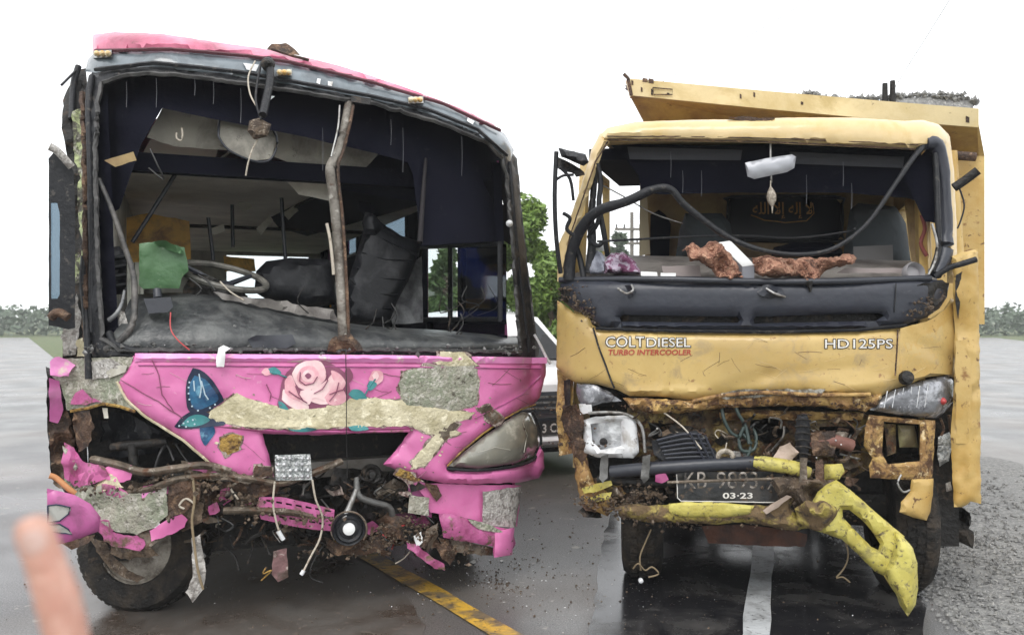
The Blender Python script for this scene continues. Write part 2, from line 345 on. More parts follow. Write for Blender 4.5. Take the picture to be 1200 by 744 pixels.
def smoothpath(pts, k=4):
    pts = [Vector(p) for p in pts]; out = []
    if len(pts) < 3: return pts
    for i in range(len(pts)-1):
        p0 = pts[max(0, i-1)]; p1 = pts[i]; p2 = pts[i+1]; p3 = pts[min(len(pts)-1, i+2)]
        for j in range(k):
            t = j/k; out.append(.5*((2*p1)+(p2-p0)*t+(2*p0-5*p1+4*p2-p3)*t*t+(3*p1-p0-3*p2+p3)*t**3))
    out.append(pts[-1]); return out
def tube(pts, r, sides=8, k=4, closed=False, flat=1.):
    """tube mesh; r a number or (start, end) or list per point"""
    if closed: pts = list(pts)+[pts[0]]
    P = smoothpath(pts, k); n = len(P); V = []; F = []
    up = Vector((0.13, .2, 1)).normalized()
    for i, p in enumerate(P):
        t = (P[min(i+1, n-1)]-P[max(i-1, 0)]); t = t.normalized() if t.length > 1e-9 else Vector((0, 0, 1))
        a = t.cross(up); a = a.normalized() if a.length > .05 else t.cross(Vector((1, 0, 0))).normalized()
        b = t.cross(a).normalized(); f = i/(n-1)
        rr = r if isinstance(r, (int, float)) else r[0]+(r[-1]-r[0])*f if len(r) == 2 else r[min(len(r)-1, int(f*(len(r)-1)+.5))]
        for s in range(sides):
            q = 2*math.pi*s/sides; V.append(p+a*rr*math.cos(q)+b*rr*flat*math.sin(q))
    for i in range(n-1):
        for s in range(sides):
            F.append([i*sides+s, i*sides+(s+1) % sides, (i+1)*sides+(s+1) % sides, (i+1)*sides+s])
    F.append(list(range(sides-1, -1, -1))); F.append([(n-1)*sides+s for s in range(sides)])
    return V, F
def join(*parts):
    V = []; F = []
    for v, f in parts:
        b = len(V); V += list(v); F += [[i+b for i in q] for q in f]
    return V, F
def ptube(name, fr, pts, r, m, parent, shaped=False, label=None, cat=None, kind=None, group=None, **k):
    W = [fr.P(p[0], p[1], p[2] if len(p) > 2 else 0., shaped) for p in pts]
    V, F = tube(W, r, **k); return mk(name, V, F, m, parent, label, cat, group, kind, angle=50)
def box(fr, u0, u1, v0, v1, z0, z1):
    c = [fr.uvz(u, v, z) for z in (z0, z1) for (u, v) in ((u0, v0), (u1, v0), (u1, v1), (u0, v1))]
    return c, [[0, 3, 2, 1], [4, 5, 6, 7], [0, 1, 5, 4], [1, 2, 6, 5], [2, 3, 7, 6], [3, 0, 4, 7]]
def bev(o, w=.01, seg=2):
    bm = bmesh.new(); bm.from_mesh(o.data)
    bmesh.ops.bevel(bm, geom=list(bm.edges), offset=w, segments=seg, affect='EDGES', profile=.6)
    bm.to_mesh(o.data); bm.free(); o.data.polygons.foreach_set('use_smooth', [True]*len(o.data.polygons)); o.data.set_sharp_from_angle(angle=R(45)); return o
def lathe(c, ax, prof, n=32, sy=1.):
    """prof: (radius, offset along axis)"""
    ax = Vector(ax).normalized(); a = ax.cross(Vector((0, 0, 1))).normalized(); b = a.cross(ax).normalized(); V = []; F = []
    for (r, o) in prof:
        for s in range(n):
            q = 2*math.pi*s/n; V.append(Vector(c)+ax*o+a*r*math.cos(q)+b*r*sy*math.sin(q))
    for i in range(len(prof)-1):
        for s in range(n): F.append([i*n+s, i*n+(s+1) % n, (i+1)*n+(s+1) % n, (i+1)*n+s])
    F.append(list(range(n))); F.append([(len(prof)-1)*n+s for s in range(n)][::-1]); return V, F
def crumbs(spots, n, s0, s1, seed=1):
    """irregular clods; spots: (Vector centre, spread Vector)"""
    rnd = random.Random(seed); V = []; F = []
    for _ in range(n):
        c, sp = rnd.choice(spots); c = Vector((c.x+rnd.gauss(0, sp[0]), c.y+rnd.gauss(0, sp[1]), c.z+rnd.gauss(0, sp[2])))
        s = s0+(s1-s0)*rnd.random()**2; b = len(V)
        for d in ((1, 0, 0), (0, 1, 0), (0, 0, 1), (-1, 0, 0), (0, -1, 0), (0, 0, -1)):
            V.append(c+Vector(d)*s*rnd.uniform(.4, 1.3)+Vector((rnd.uniform(-.3, .3)*s, rnd.uniform(-.3, .3)*s, 0)))
        F += [[b+i for i in t] for t in ((0, 1, 2), (1, 3, 2), (3, 4, 2), (4, 0, 2), (1, 0, 5), (3, 1, 5), (4, 3, 5), (0, 4, 5))]
    return V, F
def letters(name, text, x0, x1, yb, yt, surf, m, parent, off=-.004, thick=0., shear=0., slope=0., font=None, bold=0., **k):
    c = bpy.data.curves.new(name, 'FONT'); c.body = text; c.size = 1; c.resolution_u = 3
    if bold: c.offset = bold
    c.fill_mode = 'FRONT'
    if font: c.font = font
    o = bpy.data.objects.new(name, c); COL.objects.link(o)
    bpy.context.view_layer.update()
    me = bpy.data.meshes.new_from_object(o.evaluated_get(bpy.context.evaluated_depsgraph_get()))
    vs = [v.co.copy() for v in me.vertices]; F = [list(p.vertices) for p in me.polygons]
    bpy.data.objects.remove(o); bpy.data.meshes.remove(me)
    if not vs: return None
    a = min(v.x for v in vs); b = max(v.x for v in vs); c0 = min(v.y for v in vs); c1 = max(v.y for v in vs)
    V = []
    for v in vs:
        fx = (v.x-a)/(b-a); fy = (v.y-c0)/(c1-c0)
        px = x0+(x1-x0)*fx+shear*fy; py = yb+(yt-yb)*fy+slope*fx; V.append((px, py))
    n = len(V); front = [surf(x, y, off) for x, y in V]
    # give the lettering a little thickness so that it is a solid film
    backv = [surf(x, y, off+.0015) for x, y in V]; cnt = {}
    for f in F:
        for i in range(len(f)): cnt[(f[i], f[(i+1) % len(f)])] = 1
    G = F+[[i+n for i in reversed(f)] for f in F]+[[q, p, p+n, q+n] for (p, q) in cnt if (q, p) not in cnt]
    return fixn(mk(name, front+backv, G, m, parent, angle=0, **k))
def line_px(name, pts, surf, w, m, parent, off=-.003, **k):
    """thin traced line lying on a surface; w in metres"""
    rs = resample(pts, 6, k.pop('edge', .4), SEED[0]+3, closed=False)+[pts[-1]]
    V, F = tube([surf(x, y, off) for x, y in rs], w, sides=5, k=1); return mk(name, V, F, m, parent, **k)
def wheel(root, c, ax, Rr, wd, out, name='wheel', rim=rimm, studs=6, hub=None):
    """c centre, ax axle direction pointing outward (or towards the viewer), wheel built on it"""
    h = wd/2; prof = [(Rr*.56, -h), (Rr*.80, -h), (Rr*.93, -h*.92), (Rr, -h*.62), (Rr, h*.62), (Rr*.93, h*.92), (Rr*.80, h), (Rr*.60, h*.96), (Rr*.56, h*.80)]
    V, F = lathe(c, ax, prof, 40)
    t = mk(name, V, F[:-2], tyre, root)
    V, F = lathe(c, ax, [(Rr*.58, h*.9), (Rr*.54, h*.95), (Rr*.50, h*.55), (Rr*.36, h*.40), (Rr*.30, h*.62), (Rr*.17, h*.66), (Rr*.15, h*.95), (Rr*.06, h*1.0)], 32)
    rm = mk('rim', V, F[1:], rim, t)
    a = Vector(ax).normalized(); s = a.cross(Vector((0, 0, 1))).normalized(); u = s.cross(a).normalized()
    for i in range(studs):
        q = 2*math.pi*i/studs; p = Vector(c)+a*h*.62+(s*math.cos(q)+u*math.sin(q))*Rr*.24
        V, F = lathe(p, a, [(.014, 0), (.014, .02), (.008, .026)], 6); mk('wheel_nut', V, F, steel, t)
    # tread blocks
    TV = []; TF = []
    for i in range(46):
        for sd in (-1, 0, 1):
            q = 2*math.pi*(i+.5*(sd == 0))/46; n = s*math.cos(q)+u*math.sin(q); tn = -s*math.sin(q)+u*math.cos(q)
            o = Vector(c)+n*(Rr-.002)+a*sd*h*.4; b = len(TV)
            for dz in (0, .010):
                for (x, y) in ((-1, -1), (1, -1), (1, 1), (-1, 1)): TV.append(o+n*dz+tn*x*Rr*.045+a*y*h*.15)
            TF += [[b+j for j in f] for f in ([4, 5, 6, 7], [0, 1, 5, 4], [1, 2, 6, 5], [2, 3, 7, 6], [3, 0, 4, 7])]
    mk('tread', TV, TF, tyre, t, kind='stuff', angle=0)
    return t
# ---------------------------------------------------------------- the setting
def flat(name, pts, z, m, **k):
    return mk(name, [(x, y, z) for x, y in pts], [list(range(len(pts)))], m, angle=0, **k)
verge = flat('ground', [(-1500, -300), (1500, -300), (1500, 2500), (-1500, 2500)], -.03, grassm, kind='structure')
road = flat('road', [(-12, -10), (14, -10), (14, 6), (34, 60), (24, 60), (4.5, 12.2), (-5.5, 12.2), (-34, 60), (-46, 60), (-12, 8)], 0., asph, kind='structure')
lineY = mat('worn_yellow_road_paint', (.60, .36, .045), .35, layers=[((.16, .12, .07), 7, .52, .08), ((.05, .045, .04), 30, .60, .05)], bump=.2)
lineW = mat('worn_white_road_paint', (.52, .54, .55), .28, layers=[((.20, .20, .20), 7, .58, .1), ((.06, .06, .06), 34, .62, .04)], bump=.2)
def gp(px, py): d = EYE/(py-372)*1000; return Vector(((px-600)/1000*d, d, 0))
def stripe(name, a, b, w, m):
    d = (b-a).normalized(); s = Vector((-d.y, d.x, 0))*w/2; V = []; n = 40; rnd = random.Random(4)
    for i in range(n+1):
        p = a+(b-a)*i/n; V += [p+s*rnd.uniform(.86, 1.06), p-s*rnd.uniform(.86, 1.06)]
    V = [(v.x, v.y, .0075) for v in V]
    return mk(name, V, [[2*i, 2*i+1, 2*i+3, 2*i+2] for i in range(n)], m, road, angle=0)
a = gp(528, 707); b = gp(420, 645); stripe('yellow_line', a-(b-a)*1.2, a+(b-a)*6.5, .13, lineY)
a = gp(889, 707); b = gp(894, 650); stripe('white_line', a-(b-a)*1.0, a+(b-a)*9, .125, lineW)

def ground_sheet(name, pts, z, m):
    V, F = sheet(pts, lambda x, y, off=0.: gp(x, y)+Vector((0, 0, z-off)), th=.003, grid=8, edge=4.5)
    return fixn(mk(name, V, F, m, kind='structure', angle=0))
HAZE = .002
ground_sheet('truck_shade', [(706, 640), (688, 760), (860, 790), (1000, 800), (1075, 760), (1092, 690), (1095, 650), (1070, 610), (1050, 560), (760, 560), (716, 600)], .0035, truck_shade)  # dark sheet painted as the truck's shade and reflection on the road
ground_sheet('muddy_puddle', [(60, 690), (90, 780), (200, 800), (470, 790), (500, 735), (470, 690), (455, 655), (440, 620), (400, 590), (180, 600), (110, 640)], .0035, mudwater)
def tree(px, d, top, rpx, base_z, m, n, label, group=None, ls=.1, seed=1, low=.35):
    x = (px-600)/1000*d; h = EYE+(372-top)/1000*d; r = rpx/1000*d; rnd = random.Random(seed)
    t = thing('tree', label, 'tree', (x, d, base_z), group)
    parts = [tube([(x, d, base_z-.2), (x+.05*r, d, h*.4), (x-.08*r, d+.1*r, h*.75)], (.05+h*.012, .03), 8)]
    cl = []
    for i in range(22):
        q = rnd.uniform(0, 6.28); f = rnd.random(); zz = h*low+(h*.93-h*low)*f; rr = r*math.sin(math.pi*(.25+.68*f))*rnd.uniform(.35, 1.0)
        c = Vector((x+rr*math.cos(q), d+rr*math.sin(q), zz)); cl.append((c, r*rnd.uniform(.22, .42)))
        parts.append(tube([(x, d, max(base_z+.2, zz-.5*r)), (x+.5*rr*math.cos(q), d+.5*rr*math.sin(q), zz-.2*r), c], (.02+.012*r, .008), 5, k=2))
    v, f = join(*parts); mk('trunk', v, f, bark, t)
    V = []; F = []
    for _ in range(n):
        c, cr = rnd.choice(cl); g = Vector((rnd.gauss(0, 1), rnd.gauss(0, 1), rnd.gauss(0, .8))).normalized()*cr*rnd.uniform(.3, 1.15)**.6
        p = c+g; a = Vector((rnd.gauss(0, 1), rnd.gauss(0, 1), rnd.gauss(0, .6))).normalized(); bb = a.cross(Vector((rnd.gauss(0, 1), rnd.gauss(0, 1), rnd.gauss(0, 1)))).normalized()
        s = ls*rnd.uniform(.5, 1.2); k = len(V); V += [p-a*s, p+bb*s*.42, p+a*s, p-bb*s*.42]; F.append([k, k+1, k+2, k+3])
    mk('crown', V, F, m, t, angle=0); return t
TG = 'trees behind the vehicles'
tree(606, 13.5, 236, 62, 0, leafA, 24000, 'bright green leafy tree just right of the bus, the tallest one', TG, ls=.075, seed=3, low=.12)
tree(646, 13.0, 292, 48, 0, leafA, 20000, 'low bright green bushy tree between the bus and the truck, behind the white car', TG, ls=.07, seed=5, low=.06)
tree(524, 17, 284, 30, 0, leafB, 6000, 'green tree seen through the side window of the bus', TG, ls=.09, seed=8, low=.2)
tree(703, 24, 288, 26, 0, leafB, 5000, 'leftmost dull green tree seen through the truck cab', TG, ls=.13, seed=9, low=.2)
tree(722, 31, 268, 20, 0, leafC, 4500, 'tallest far tree seen through the left door window of the truck', TG, ls=.15, seed=11, low=.2)
tree(749, 36, 300, 26, 0, leafC, 4500, 'far low tree beside the utility pole, seen through the truck cab', TG, ls=.16, seed=13, low=.1)
# far wood, a mass of foliage
rnd = random.Random(21); V = []; F = []
for i in range(26000):
    x = rnd.uniform(-75, 75); y = 66+rnd.uniform(-4, 4)+abs(x)*.1; hh = 2.1+1.2*noise.noise(Vector((x*.16, 0, 3)))+.7*noise.noise(Vector((x*.7, 5, 3)))
    p = Vector((x, y, rnd.uniform(0, 1)**.7*hh)); a = Vector((rnd.gauss(0, 1), rnd.gauss(0, 1), rnd.gauss(0, .7))).normalized(); bb = a.cross(Vector((rnd.gauss(0, 1), 1, rnd.gauss(0, 1)))).normalized()
    s = rnd.uniform(.15, .34); k = len(V); V += [p-a*s, p+bb*s*.5, p+a*s, p-bb*s*.5]; F.append([k, k+1, k+2, k+3])
mk('far_wood', V, F, leafC, label='low line of far dull green woodland on the horizon', cat='trees', kind='stuff', angle=0)
# long grass and weeds where the road ends, stuff
V = []; F = []
for i in range(9000):
    x = rnd.uniform(-5.4, 4.4); y = 12.25+abs(rnd.gauss(0, .9)); s = rnd.uniform(.15, .55)*(1 if y < 13.5 else .6); p = Vector((x, y, -.02)); l = Vector((rnd.uniform(-.3, .3), rnd.uniform(-.3, .3), 1))*s
    w = Vector((rnd.uniform(-1, 1), rnd.uniform(-1, 1), 0)).normalized()*.012; k = len(V); V += [p-w, p+w, p+l]; F.append([k, k+1, k+2])
mk('long_grass', V, F, leafA, label='tufts of long green grass along the far edge of the asphalt', cat='grass', kind='stuff', angle=0)
# white wall seen through the bus window
wl = thing('wall', 'low white wall with a grey green coping, seen through the bus window', 'wall', (-1.5, 17.6, 0))
G = Frame((0, 0), 0, 0, lambda u, z: 0)
v, f = box(G, -2.4, -.55, 17.5, 17.7, -.1, 1.86); mk('wall_face', v, f, wallw, wl, angle=0)
v, f = box(G, -2.45, -.5, 17.44, 17.76, 1.86, 2.03); mk('coping', v, f, mat('grey_green_coping', (.36, .40, .35), .7), wl, angle=0)
# utility pole
up = thing('utility_pole', 'thin grey utility pole with two crossarms seen through the truck cab', 'utility pole', (5.9, 42, 0))
v, f = tube([(5.9, 42, 0), (5.9, 42, 6.6)], (.13, .09)); mk('pole', v, f, polem, up)
for z, w in ((5.75, .85), (5.05, .55)):
    v, f = box(G, 5.9-w, 5.9+w, 41.85, 41.95, z-.06, z+.06); mk('crossarm', v, f, polem, up, angle=0)
    for s in (-.9, -.45, .45, .9):
        v, f = tube([(5.9+w*s, 41.9, z+.05), (5.9+w*s, 41.9, z+.24)], .045, 6); mk('insulator', v, f, darkm, up)
def wp(px, py, d): return Vector(((px-600)/1000*d, d, EYE+(372-py)/1000*d))
for lab, pts in (('thin overhead wire in the white sky between the bus and the truck', [wp(520, 205, 32), wp(600, 177, 30), wp(650, 159, 28.5), wp(900, 30, 22), wp(1150, -140, 16)]),
                 ('short steep overhead wire in the sky above the right end of the dump bed', [wp(1020, 150, 26), wp(1064, 78, 20), wp(1088, 40, 18), wp(1150, -60, 14)])):
    v, f = tube(pts, .008, 5); mk('overhead_wire', v, f, polem, label=lab, cat='wire', group='overhead wires')
# gravel at the right edge
V = []; F = []; nx, ny = 26, 40
gz = lambda x, y: -.01+.12*max(0, min(1, (x-2.02-.06*math.sin(y*3))/.7))*(.8+.3*noise.noise(Vector((x*1.2, y*1.2, 0))))
for j in range(ny+1):
    for i in range(nx+1):
        x = 1.98+i/nx*2.6; y = 2.2+j/ny*6; V.append((x+.03*noise.noise(Vector((x*5, y*5, 1))), y, gz(x, y)))
F = [[j*(nx+1)+i, j*(nx+1)+i+1, (j+1)*(nx+1)+i+1, (j+1)*(nx+1)+i] for j in range(ny) for i in range(nx)]
parts = [(V, F)]
sp = []
for _ in range(6000):
    x = 2.0+abs(rnd.gauss(0, .9)); y = rnd.uniform(2.4, 7.5); sp.append((Vector((x, y, gz(min(x, 4.5), y)+.004)), (.01, .01, .002)))
parts.append(crumbs(sp, 15000, .004, .017, 5)); v, f = join(*parts)
mk('gravel_bank', v, f, gravelm, label='bank of wet grey gravel beside the right wheel of the truck', cat='gravel', kind='stuff', angle=0)
# bits on the road
sp = [(gp(px, py), (s, s*1.3, 0)) for px, py, s in ((575, 682, .05), (595, 690, .08), (600, 660, .15), (560, 665, .12), (500, 690, .2), (620, 610, .5), (440, 690, .25), (115, 680, .12), (130, 650, .15), (700, 690, .2), (300, 690, .3), (640, 640, .3))]
sp += [(gp(px, py), (.35, .5, 0)) for px, py in ((150, 720), (350, 700), (500, 650), (620, 680), (740, 700), (940, 700), (1040, 720), (660, 600))]
v, f = crumbs(sp, 1500, .002, .009, 8); v = [(p.x, p.y, max(p.z, 0)+.002) for p in v]
mk('dark_debris', v, f, mudm, label='dark crumbs of mud and broken plastic scattered on the wet road', cat='debris', kind='stuff', angle=0)
v, f = crumbs(sp, 500, .0015, .006, 9); v = [(p.x, p.y, max(p.z, 0)+.002) for p in v]
mk('pale_debris', v, f, whitep, label='pale chips of paint and glass scattered on the wet road', cat='debris', kind='stuff', angle=0)
for px, py, s, lab in ((555, 659, .016, 'white paint flake lying on the road under the right bumper corner of the bus'),
                       (588, 658, .010, 'tiny white chip to the right of the bigger white flake on the road')):
    c = gp(px, py); V = [c+Vector((math.cos(q)*s*rnd.uniform(.7, 1.4), math.sin(q)*s*1.8*rnd.uniform(.7, 1.3), .004)) for q in [i*math.pi/4 for i in range(8)]]
    mk('paint_flake', V+[v+Vector((0, 0, .003)) for v in V], [list(range(7, -1, -1)), list(range(8, 16))]+[[i, (i+1) % 8, 8+(i+1) % 8, 8+i] for i in range(8)], paper, label=lab, cat='paint flake', group='pale flakes on the road', angle=0)

# rain haze
HM = bpy.data.materials.new('rain_haze'); HM.use_nodes = True; HM.node_tree.nodes.clear()
hv = HM.node_tree.nodes.new('ShaderNodeVolumePrincipled'); hv.inputs['Color'].default_value = (.96, .98, 1, 1); hv.inputs['Density'].default_value = HAZE
ho = HM.node_tree.nodes.new('ShaderNodeOutputMaterial'); HM.node_tree.links.new(hv.outputs[0], ho.inputs['Volume'])
v, f = box(Frame((0, 0), 0, 0, lambda u, z: 0), -160, 160, -30, 190, -1.1, 9.5)
mk('haze', v, f, HM, label='thin rain haze in the air over the road', cat='haze', kind='stuff', angle=0)
# ---------------------------------------------------------------- the white car behind
K = Frame((-.44, 7.29), 22, -22, lambda u, z: 0); CW = 1.66
car = thing('parked_car', 'white car with a dark grille standing between and behind the bus and the truck', 'car', (.33, 9.4, 0))
def car_rows():
    # v, half width low, half width shoulder, z bottom, z shoulder
    rows = []
    for (v, hw, zt, zb) in ((.06, .66, .62, .28), (0, .74, .66, .26), (.02, .77, .80, .25), (.10, .80, .87, .25), (.5, .82, .93, .25), (1.05, .83, .98, .25), (2.2, .83, .98, .25), (3.3, .82, .99, .25), (3.75, .78, .95, .3), (3.85, .70, .9, .35)):
        rows.append((v, hw, zt, zb))
    V = []; F = []; prof = ((-.90, 0), (-1.0, .12), (-1.0, .55), (-.95, .86), (-.82, .97), (-.4, 1.02), (0, 1.035), (.4, 1.02), (.82, .97), (.95, .86), (1.0, .55), (1.0, .12), (.90, 0))
    n = len(prof)
    for v, hw, zt, zb in rows:
        for a, z in prof: V.append(K.uvz(CW/2+a*hw, v+.10*(abs(a)**4)*(1 if v < 1 else 0), zb+(zt-zb)*z))
    for i in range(len(rows)-1):
        for j in range(n): F.append([i*n+j, i*n+(j+1) % n, (i+1)*n+(j+1) % n, (i+1)*n+j])
    F.append(list(range(n))); F.append([(len(rows)-1)*n+j for j in range(n)][::-1]); return V, F
v, f = box(K, .12, CW-.12, .3, 3.7, .17, .27); mk('underbody', v, f, darkm, car, angle=0)
v, f = car_rows(); fixn(mk('body', v, f, carw, car, angle=35))
V = []; F = []; rows = ((1.0, .76, .95, .76), (1.62, .60, 1.42, .60), (2.0, .59, 1.46, .59), (3.0, .58, 1.43, .58), (3.6, .70, 1.0, .70)); 
for v_, a_, z_, _ in rows:
    for s in (-1, -.6, 0, .6, 1): V.append(K.uvz(CW/2+s*a_, v_, z_+(.03 if abs(s) < .9 and z_ > 1.2 else 0)))
    for s in (1, -1): V.append(K.uvz(CW/2+s*.78, v_, .94))
for i in range(len(rows)-1):
    for j in range(7): F.append([i*7+j, i*7+(j+1) % 7, (i+1)*7+(j+1) % 7, (i+1)*7+j])
fixn(mk('cabin', V, F+[[0, 1, 2, 3, 4, 5, 6], [28, 29, 30, 31, 32, 33, 34]], carw, car, angle=30))
def quadk(name, pts, m, par, th=.012):
    P = [K.uvz(*p) for p in pts]; nrm = (P[1]-P[0]).cross(P[2]-P[0]).normalized()
    if nrm.y > 0: nrm = -nrm
    c = len(P); return fixn(mk(name, P+[p+nrm*th for p in P], [list(range(c)), list(range(2*c-1, c-1, -1))]+[[i, (i+1) % c, c+(i+1) % c, c+i] for i in range(c)], m, par, angle=0))
h = CW/2
quadk('windscreen', [(h-.68, 1.03, .99), (h+.68, 1.03, .99), (h+.54, 1.58, 1.38), (h-.54, 1.58, 1.38)], carg, car)
quadk('grille', [(h-.50, -.01, .57), (h+.50, -.01, .57), (h+.54, .005, .76), (h-.54, .005, .76)], card, car, .02)
for z in (.61, .66, .71): quadk('grille_bar', [(h-.48, -.035, z), (h+.48, -.035, z), (h+.49, -.035, z+.018), (h-.49, -.035, z+.018)], steel, car, .008)
quadk('lower_grille', [(h-.62, .0, .40), (h+.62, .0, .40), (h+.64, -.012, .53), (h-.64, -.012, .53)], card, car, .02)
bl = quadk('number_plate', [(h-.32, -.05, .385), (h+.12, -.05, .385), (h+.12, -.05, .505), (h-.32, -.05, .505)], platem, car, .01)
v, f = tube([K.uvz(h-.80, .14, .34), K.uvz(h-.62, .0, .335), K.uvz(h, -.06, .33), K.uvz(h+.62, .0, .335), K.uvz(h+.80, .14, .34)], .07, 10, flat=.6); mk('bumper', v, f, carw, car)
for s in (-1, 1):
    hl = quadk('headlight', [(h+s*.50, .0, .60), (h+s*.78, .10, .63), (h+s*.77, .12, .80), (h+s*.53, .03, .78)], chrome, car, .02)
    quadk('lens', [(h+s*.52, -.025, .615), (h+s*.76, .07, .645), (h+s*.75, .09, .785), (h+s*.54, .0, .765)], clearg, hl, .006)
    for v_ in (.62, 3.1): wheel(car, K.uvz(h+s*.74, v_, .30), (s, 0, 0), .30, .19, 1)
    v, f = tube([K.uvz(h+s*.74, 1.28, 1.0), K.uvz(h+s*.86, 1.25, 1.03), K.uvz(h+s*.95, 1.25, 1.03)], (.03, .075), 8); mk('mirror', v, f, carw, car)
    quadk('side_glass', [(h+s*.785, 1.25, 1.0), (h+s*.785, 3.2, 1.0), (h+s*.62, 2.9, 1.36), (h+s*.63, 1.75, 1.36)], carg, car)
letters('plate_text', 'KB 7103 CE', 0, 0, 0, 0, lambda x, y, o=0: K.uvz(0, 0, 0), letterw, bl) if 0 else None
def carplate(x, y, o=0.): return K.uvz(h-.30+x*.40, -.062+o*.3, .405+y*.08)
letters('plate_text', '3 CE', .52, .98, 0, 1, carplate, letterw, bl, off=-.006, bold=.02)
# ---------------------------------------------------------------- the bus
BW = 2.19
def bvf(u, z):
    t = min(1.04, abs(2*u/BW-1)); v = .26*t**6
    if z > 1.26: v += (z-1.26)*.15
    if z > 2.4: v += min(.3, (z-2.4)*.5)
    return v
B = Frame((-1.87, 3.70), 22, -22, bvf)
bus = thing('bus', 'pink minibus with its front crushed, the windscreen gone and a rose painted on the nose', 'bus', (-1.9, 6.5, 0))
def bs(v=0., amp=.010, sc=1.5, seed=1, ridge=0., shaped=True, folds=()): return Surf(B, v, amp, sc, seed, shaped, ridge, folds)
NF = ((636, 438, 548, 500, 9, .014), (262, 468, 250, 545, 12, .010), (150, 450, 250, 505, 10, .008), (300, 440, 318, 470, 8, .006), (452, 430, 462, 470, 8, .006), (500, 556, 470, 520, 9, .012), (240, 500, 470, 503, 7, -.010))
# shell behind the front
wr = wallsurf(B, BW-.09); 
def hole(px_pts, u): return [(v*100, z*100) for v, z in (B.vz(x, y, u) for x, y in px_pts)]
h1 = hole([(588, 286), (588, 374), (494, 374), (494, 290)], BW-.09); h2 = hole([(586, 380), (586, 393), (500, 386), (500, 379)], BW-.09)
h3 = hole([(478, 238), (478, 284), (436, 301), (436, 256)], BW-.09); h4 = hole([(420, 256), (420, 296), (403, 303), (403, 268)], BW-.09); h5 = hole([(396, 282), (396, 306), (379, 307), (379, 288)], BW-.09)
rwall = panel('side_wall', [(32, 45), (655, 45), (655, 232), (50, 232)], lambda a, b, o=0: B.uvz(BW-.09+o, a/100, b/100), darkint, bus, th=.05, grid=30, edge=0, holes=[h1, h2, h3, h4, h5])
panel('outer_skin', [(34, 44), (657, 44), (657, 235), (60, 235)], lambda a, b, o=0: B.uvz(BW-.035+o, a/100, b/100), pink, rwall, th=.02, grid=40, edge=0, holes=[[(p[0]+(8 if p[0] > sum(q[0] for q in hh)/4 else -5), p[1]+(2 if p[1] > sum(q[1] for q in hh)/4 else -2)) for p in hh] for hh in (h1, h3, h4)])
def paneon(hh, m, name='window_pane', f0=0., f1=1., par=None):
    xs = [p[0] for p in hh]; x0, x1 = min(xs), max(xs)
    def cut(t):   # linear interpolation between the near and far edges
        near = sorted(hh, key=lambda p: p[0])[:2]; far = sorted(hh, key=lambda p: p[0])[2:]
        near.sort(key=lambda p: p[1]); far.sort(key=lambda p: p[1])
        return [(near[i][0]+(far[i][0]-near[i][0])*t, near[i][1]+(far[i][1]-near[i][1])*t) for i in (0, 1)]
    a = cut(f0); b = cut(f1)
    return panel(name, [a[0], b[0], b[1], a[1]], lambda p, q, o=0: B.uvz(BW-.065+o, p/100, q/100), m, par or bus, th=.004, grid=40, edge=0, angle=0)
vm, _ = B.vz(531, 300, BW-.09); n0 = min(p[0] for p in h1); n1 = max(p[0] for p in h1); fm = (vm*100-n0)/(n1-n0)
paneon(h1, blueg, f1=fm-.01); paneon(h1, clearg, f0=fm+.01); paneon(h2, greyg); paneon(h3, greyg); paneon(h4, greyg); paneon(h5, clearg)
a0 = B.uvz(BW-.11, vm, B.vz(531, 374, BW-.09)[1]); a1 = B.uvz(BW-.11, vm, B.vz(531, 288, BW-.09)[1]); v, f = tube([a0, a1], .018, 6); mk('window_bar', v, f, rubber, bus)
for hh in (h1, h3, h4, h5):
    pp = [B.uvz(BW-.10, a/100, b/100) for a, b in hh]; v, f = tube(pp, .016, 6, k=1, closed=True); mk('window_seal', v, f, rubber, bus)
lw = [[(60+i*150, 110), (185+i*150, 110), (185+i*150, 200), (60+i*150, 200)] for i in range(4)]
lwall = panel('side_wall', [(55, 45), (655, 45), (655, 232), (60, 232)], lambda a, b, o=0: B.uvz(.10-o, a/100, b/100), lsw, bus, th=.05, grid=30, edge=0, holes=lw[1:])
panel('outer_skin', [(57, 44), (657, 44), (657, 235), (62, 235)], lambda a, b, o=0: B.uvz(.045-o, a/100, b/100), pink, lwall, th=.02, grid=40, edge=0, holes=lw[1:])
for q in lw[1:]: panel('window_pane', q, lambda a, b, o=0: B.uvz(.07-o, a/100, b/100), clearg, bus, th=.004, grid=60, edge=0, angle=0)
rwin = [(100, 165), (196, 165), (196, 216), (100, 216)]
panel('rear_wall', [(2, 45), (217, 45), (217, 250), (2, 250)], lambda a, b, o=0: B.uvz(a/100, 6.5+o, b/100), lsw, bus, th=.06, grid=30, edge=0, holes=[rwin])
panel('rear_window', rwin, lambda a, b, o=0: B.uvz(a/100, 6.53+o, b/100), clearg, bus, th=.004, grid=60, edge=0, angle=0)
v, f = box(B, .03, 2.16, .30, 6.5, .60, .68); mk('floor', v, f, busfloor, bus, angle=0)
v, f = box(B, .10, 2.05, .60, .68, 2.165, 2.26); mk('front_roof_beam', v, f, darkint, bus, angle=0)
panel('ceiling', [(10, 69), (205, 69), (205, 648), (10, 648)], floorsurf(B, 2.20), ceilm, bus, th=.03, grid=25, edge=0)
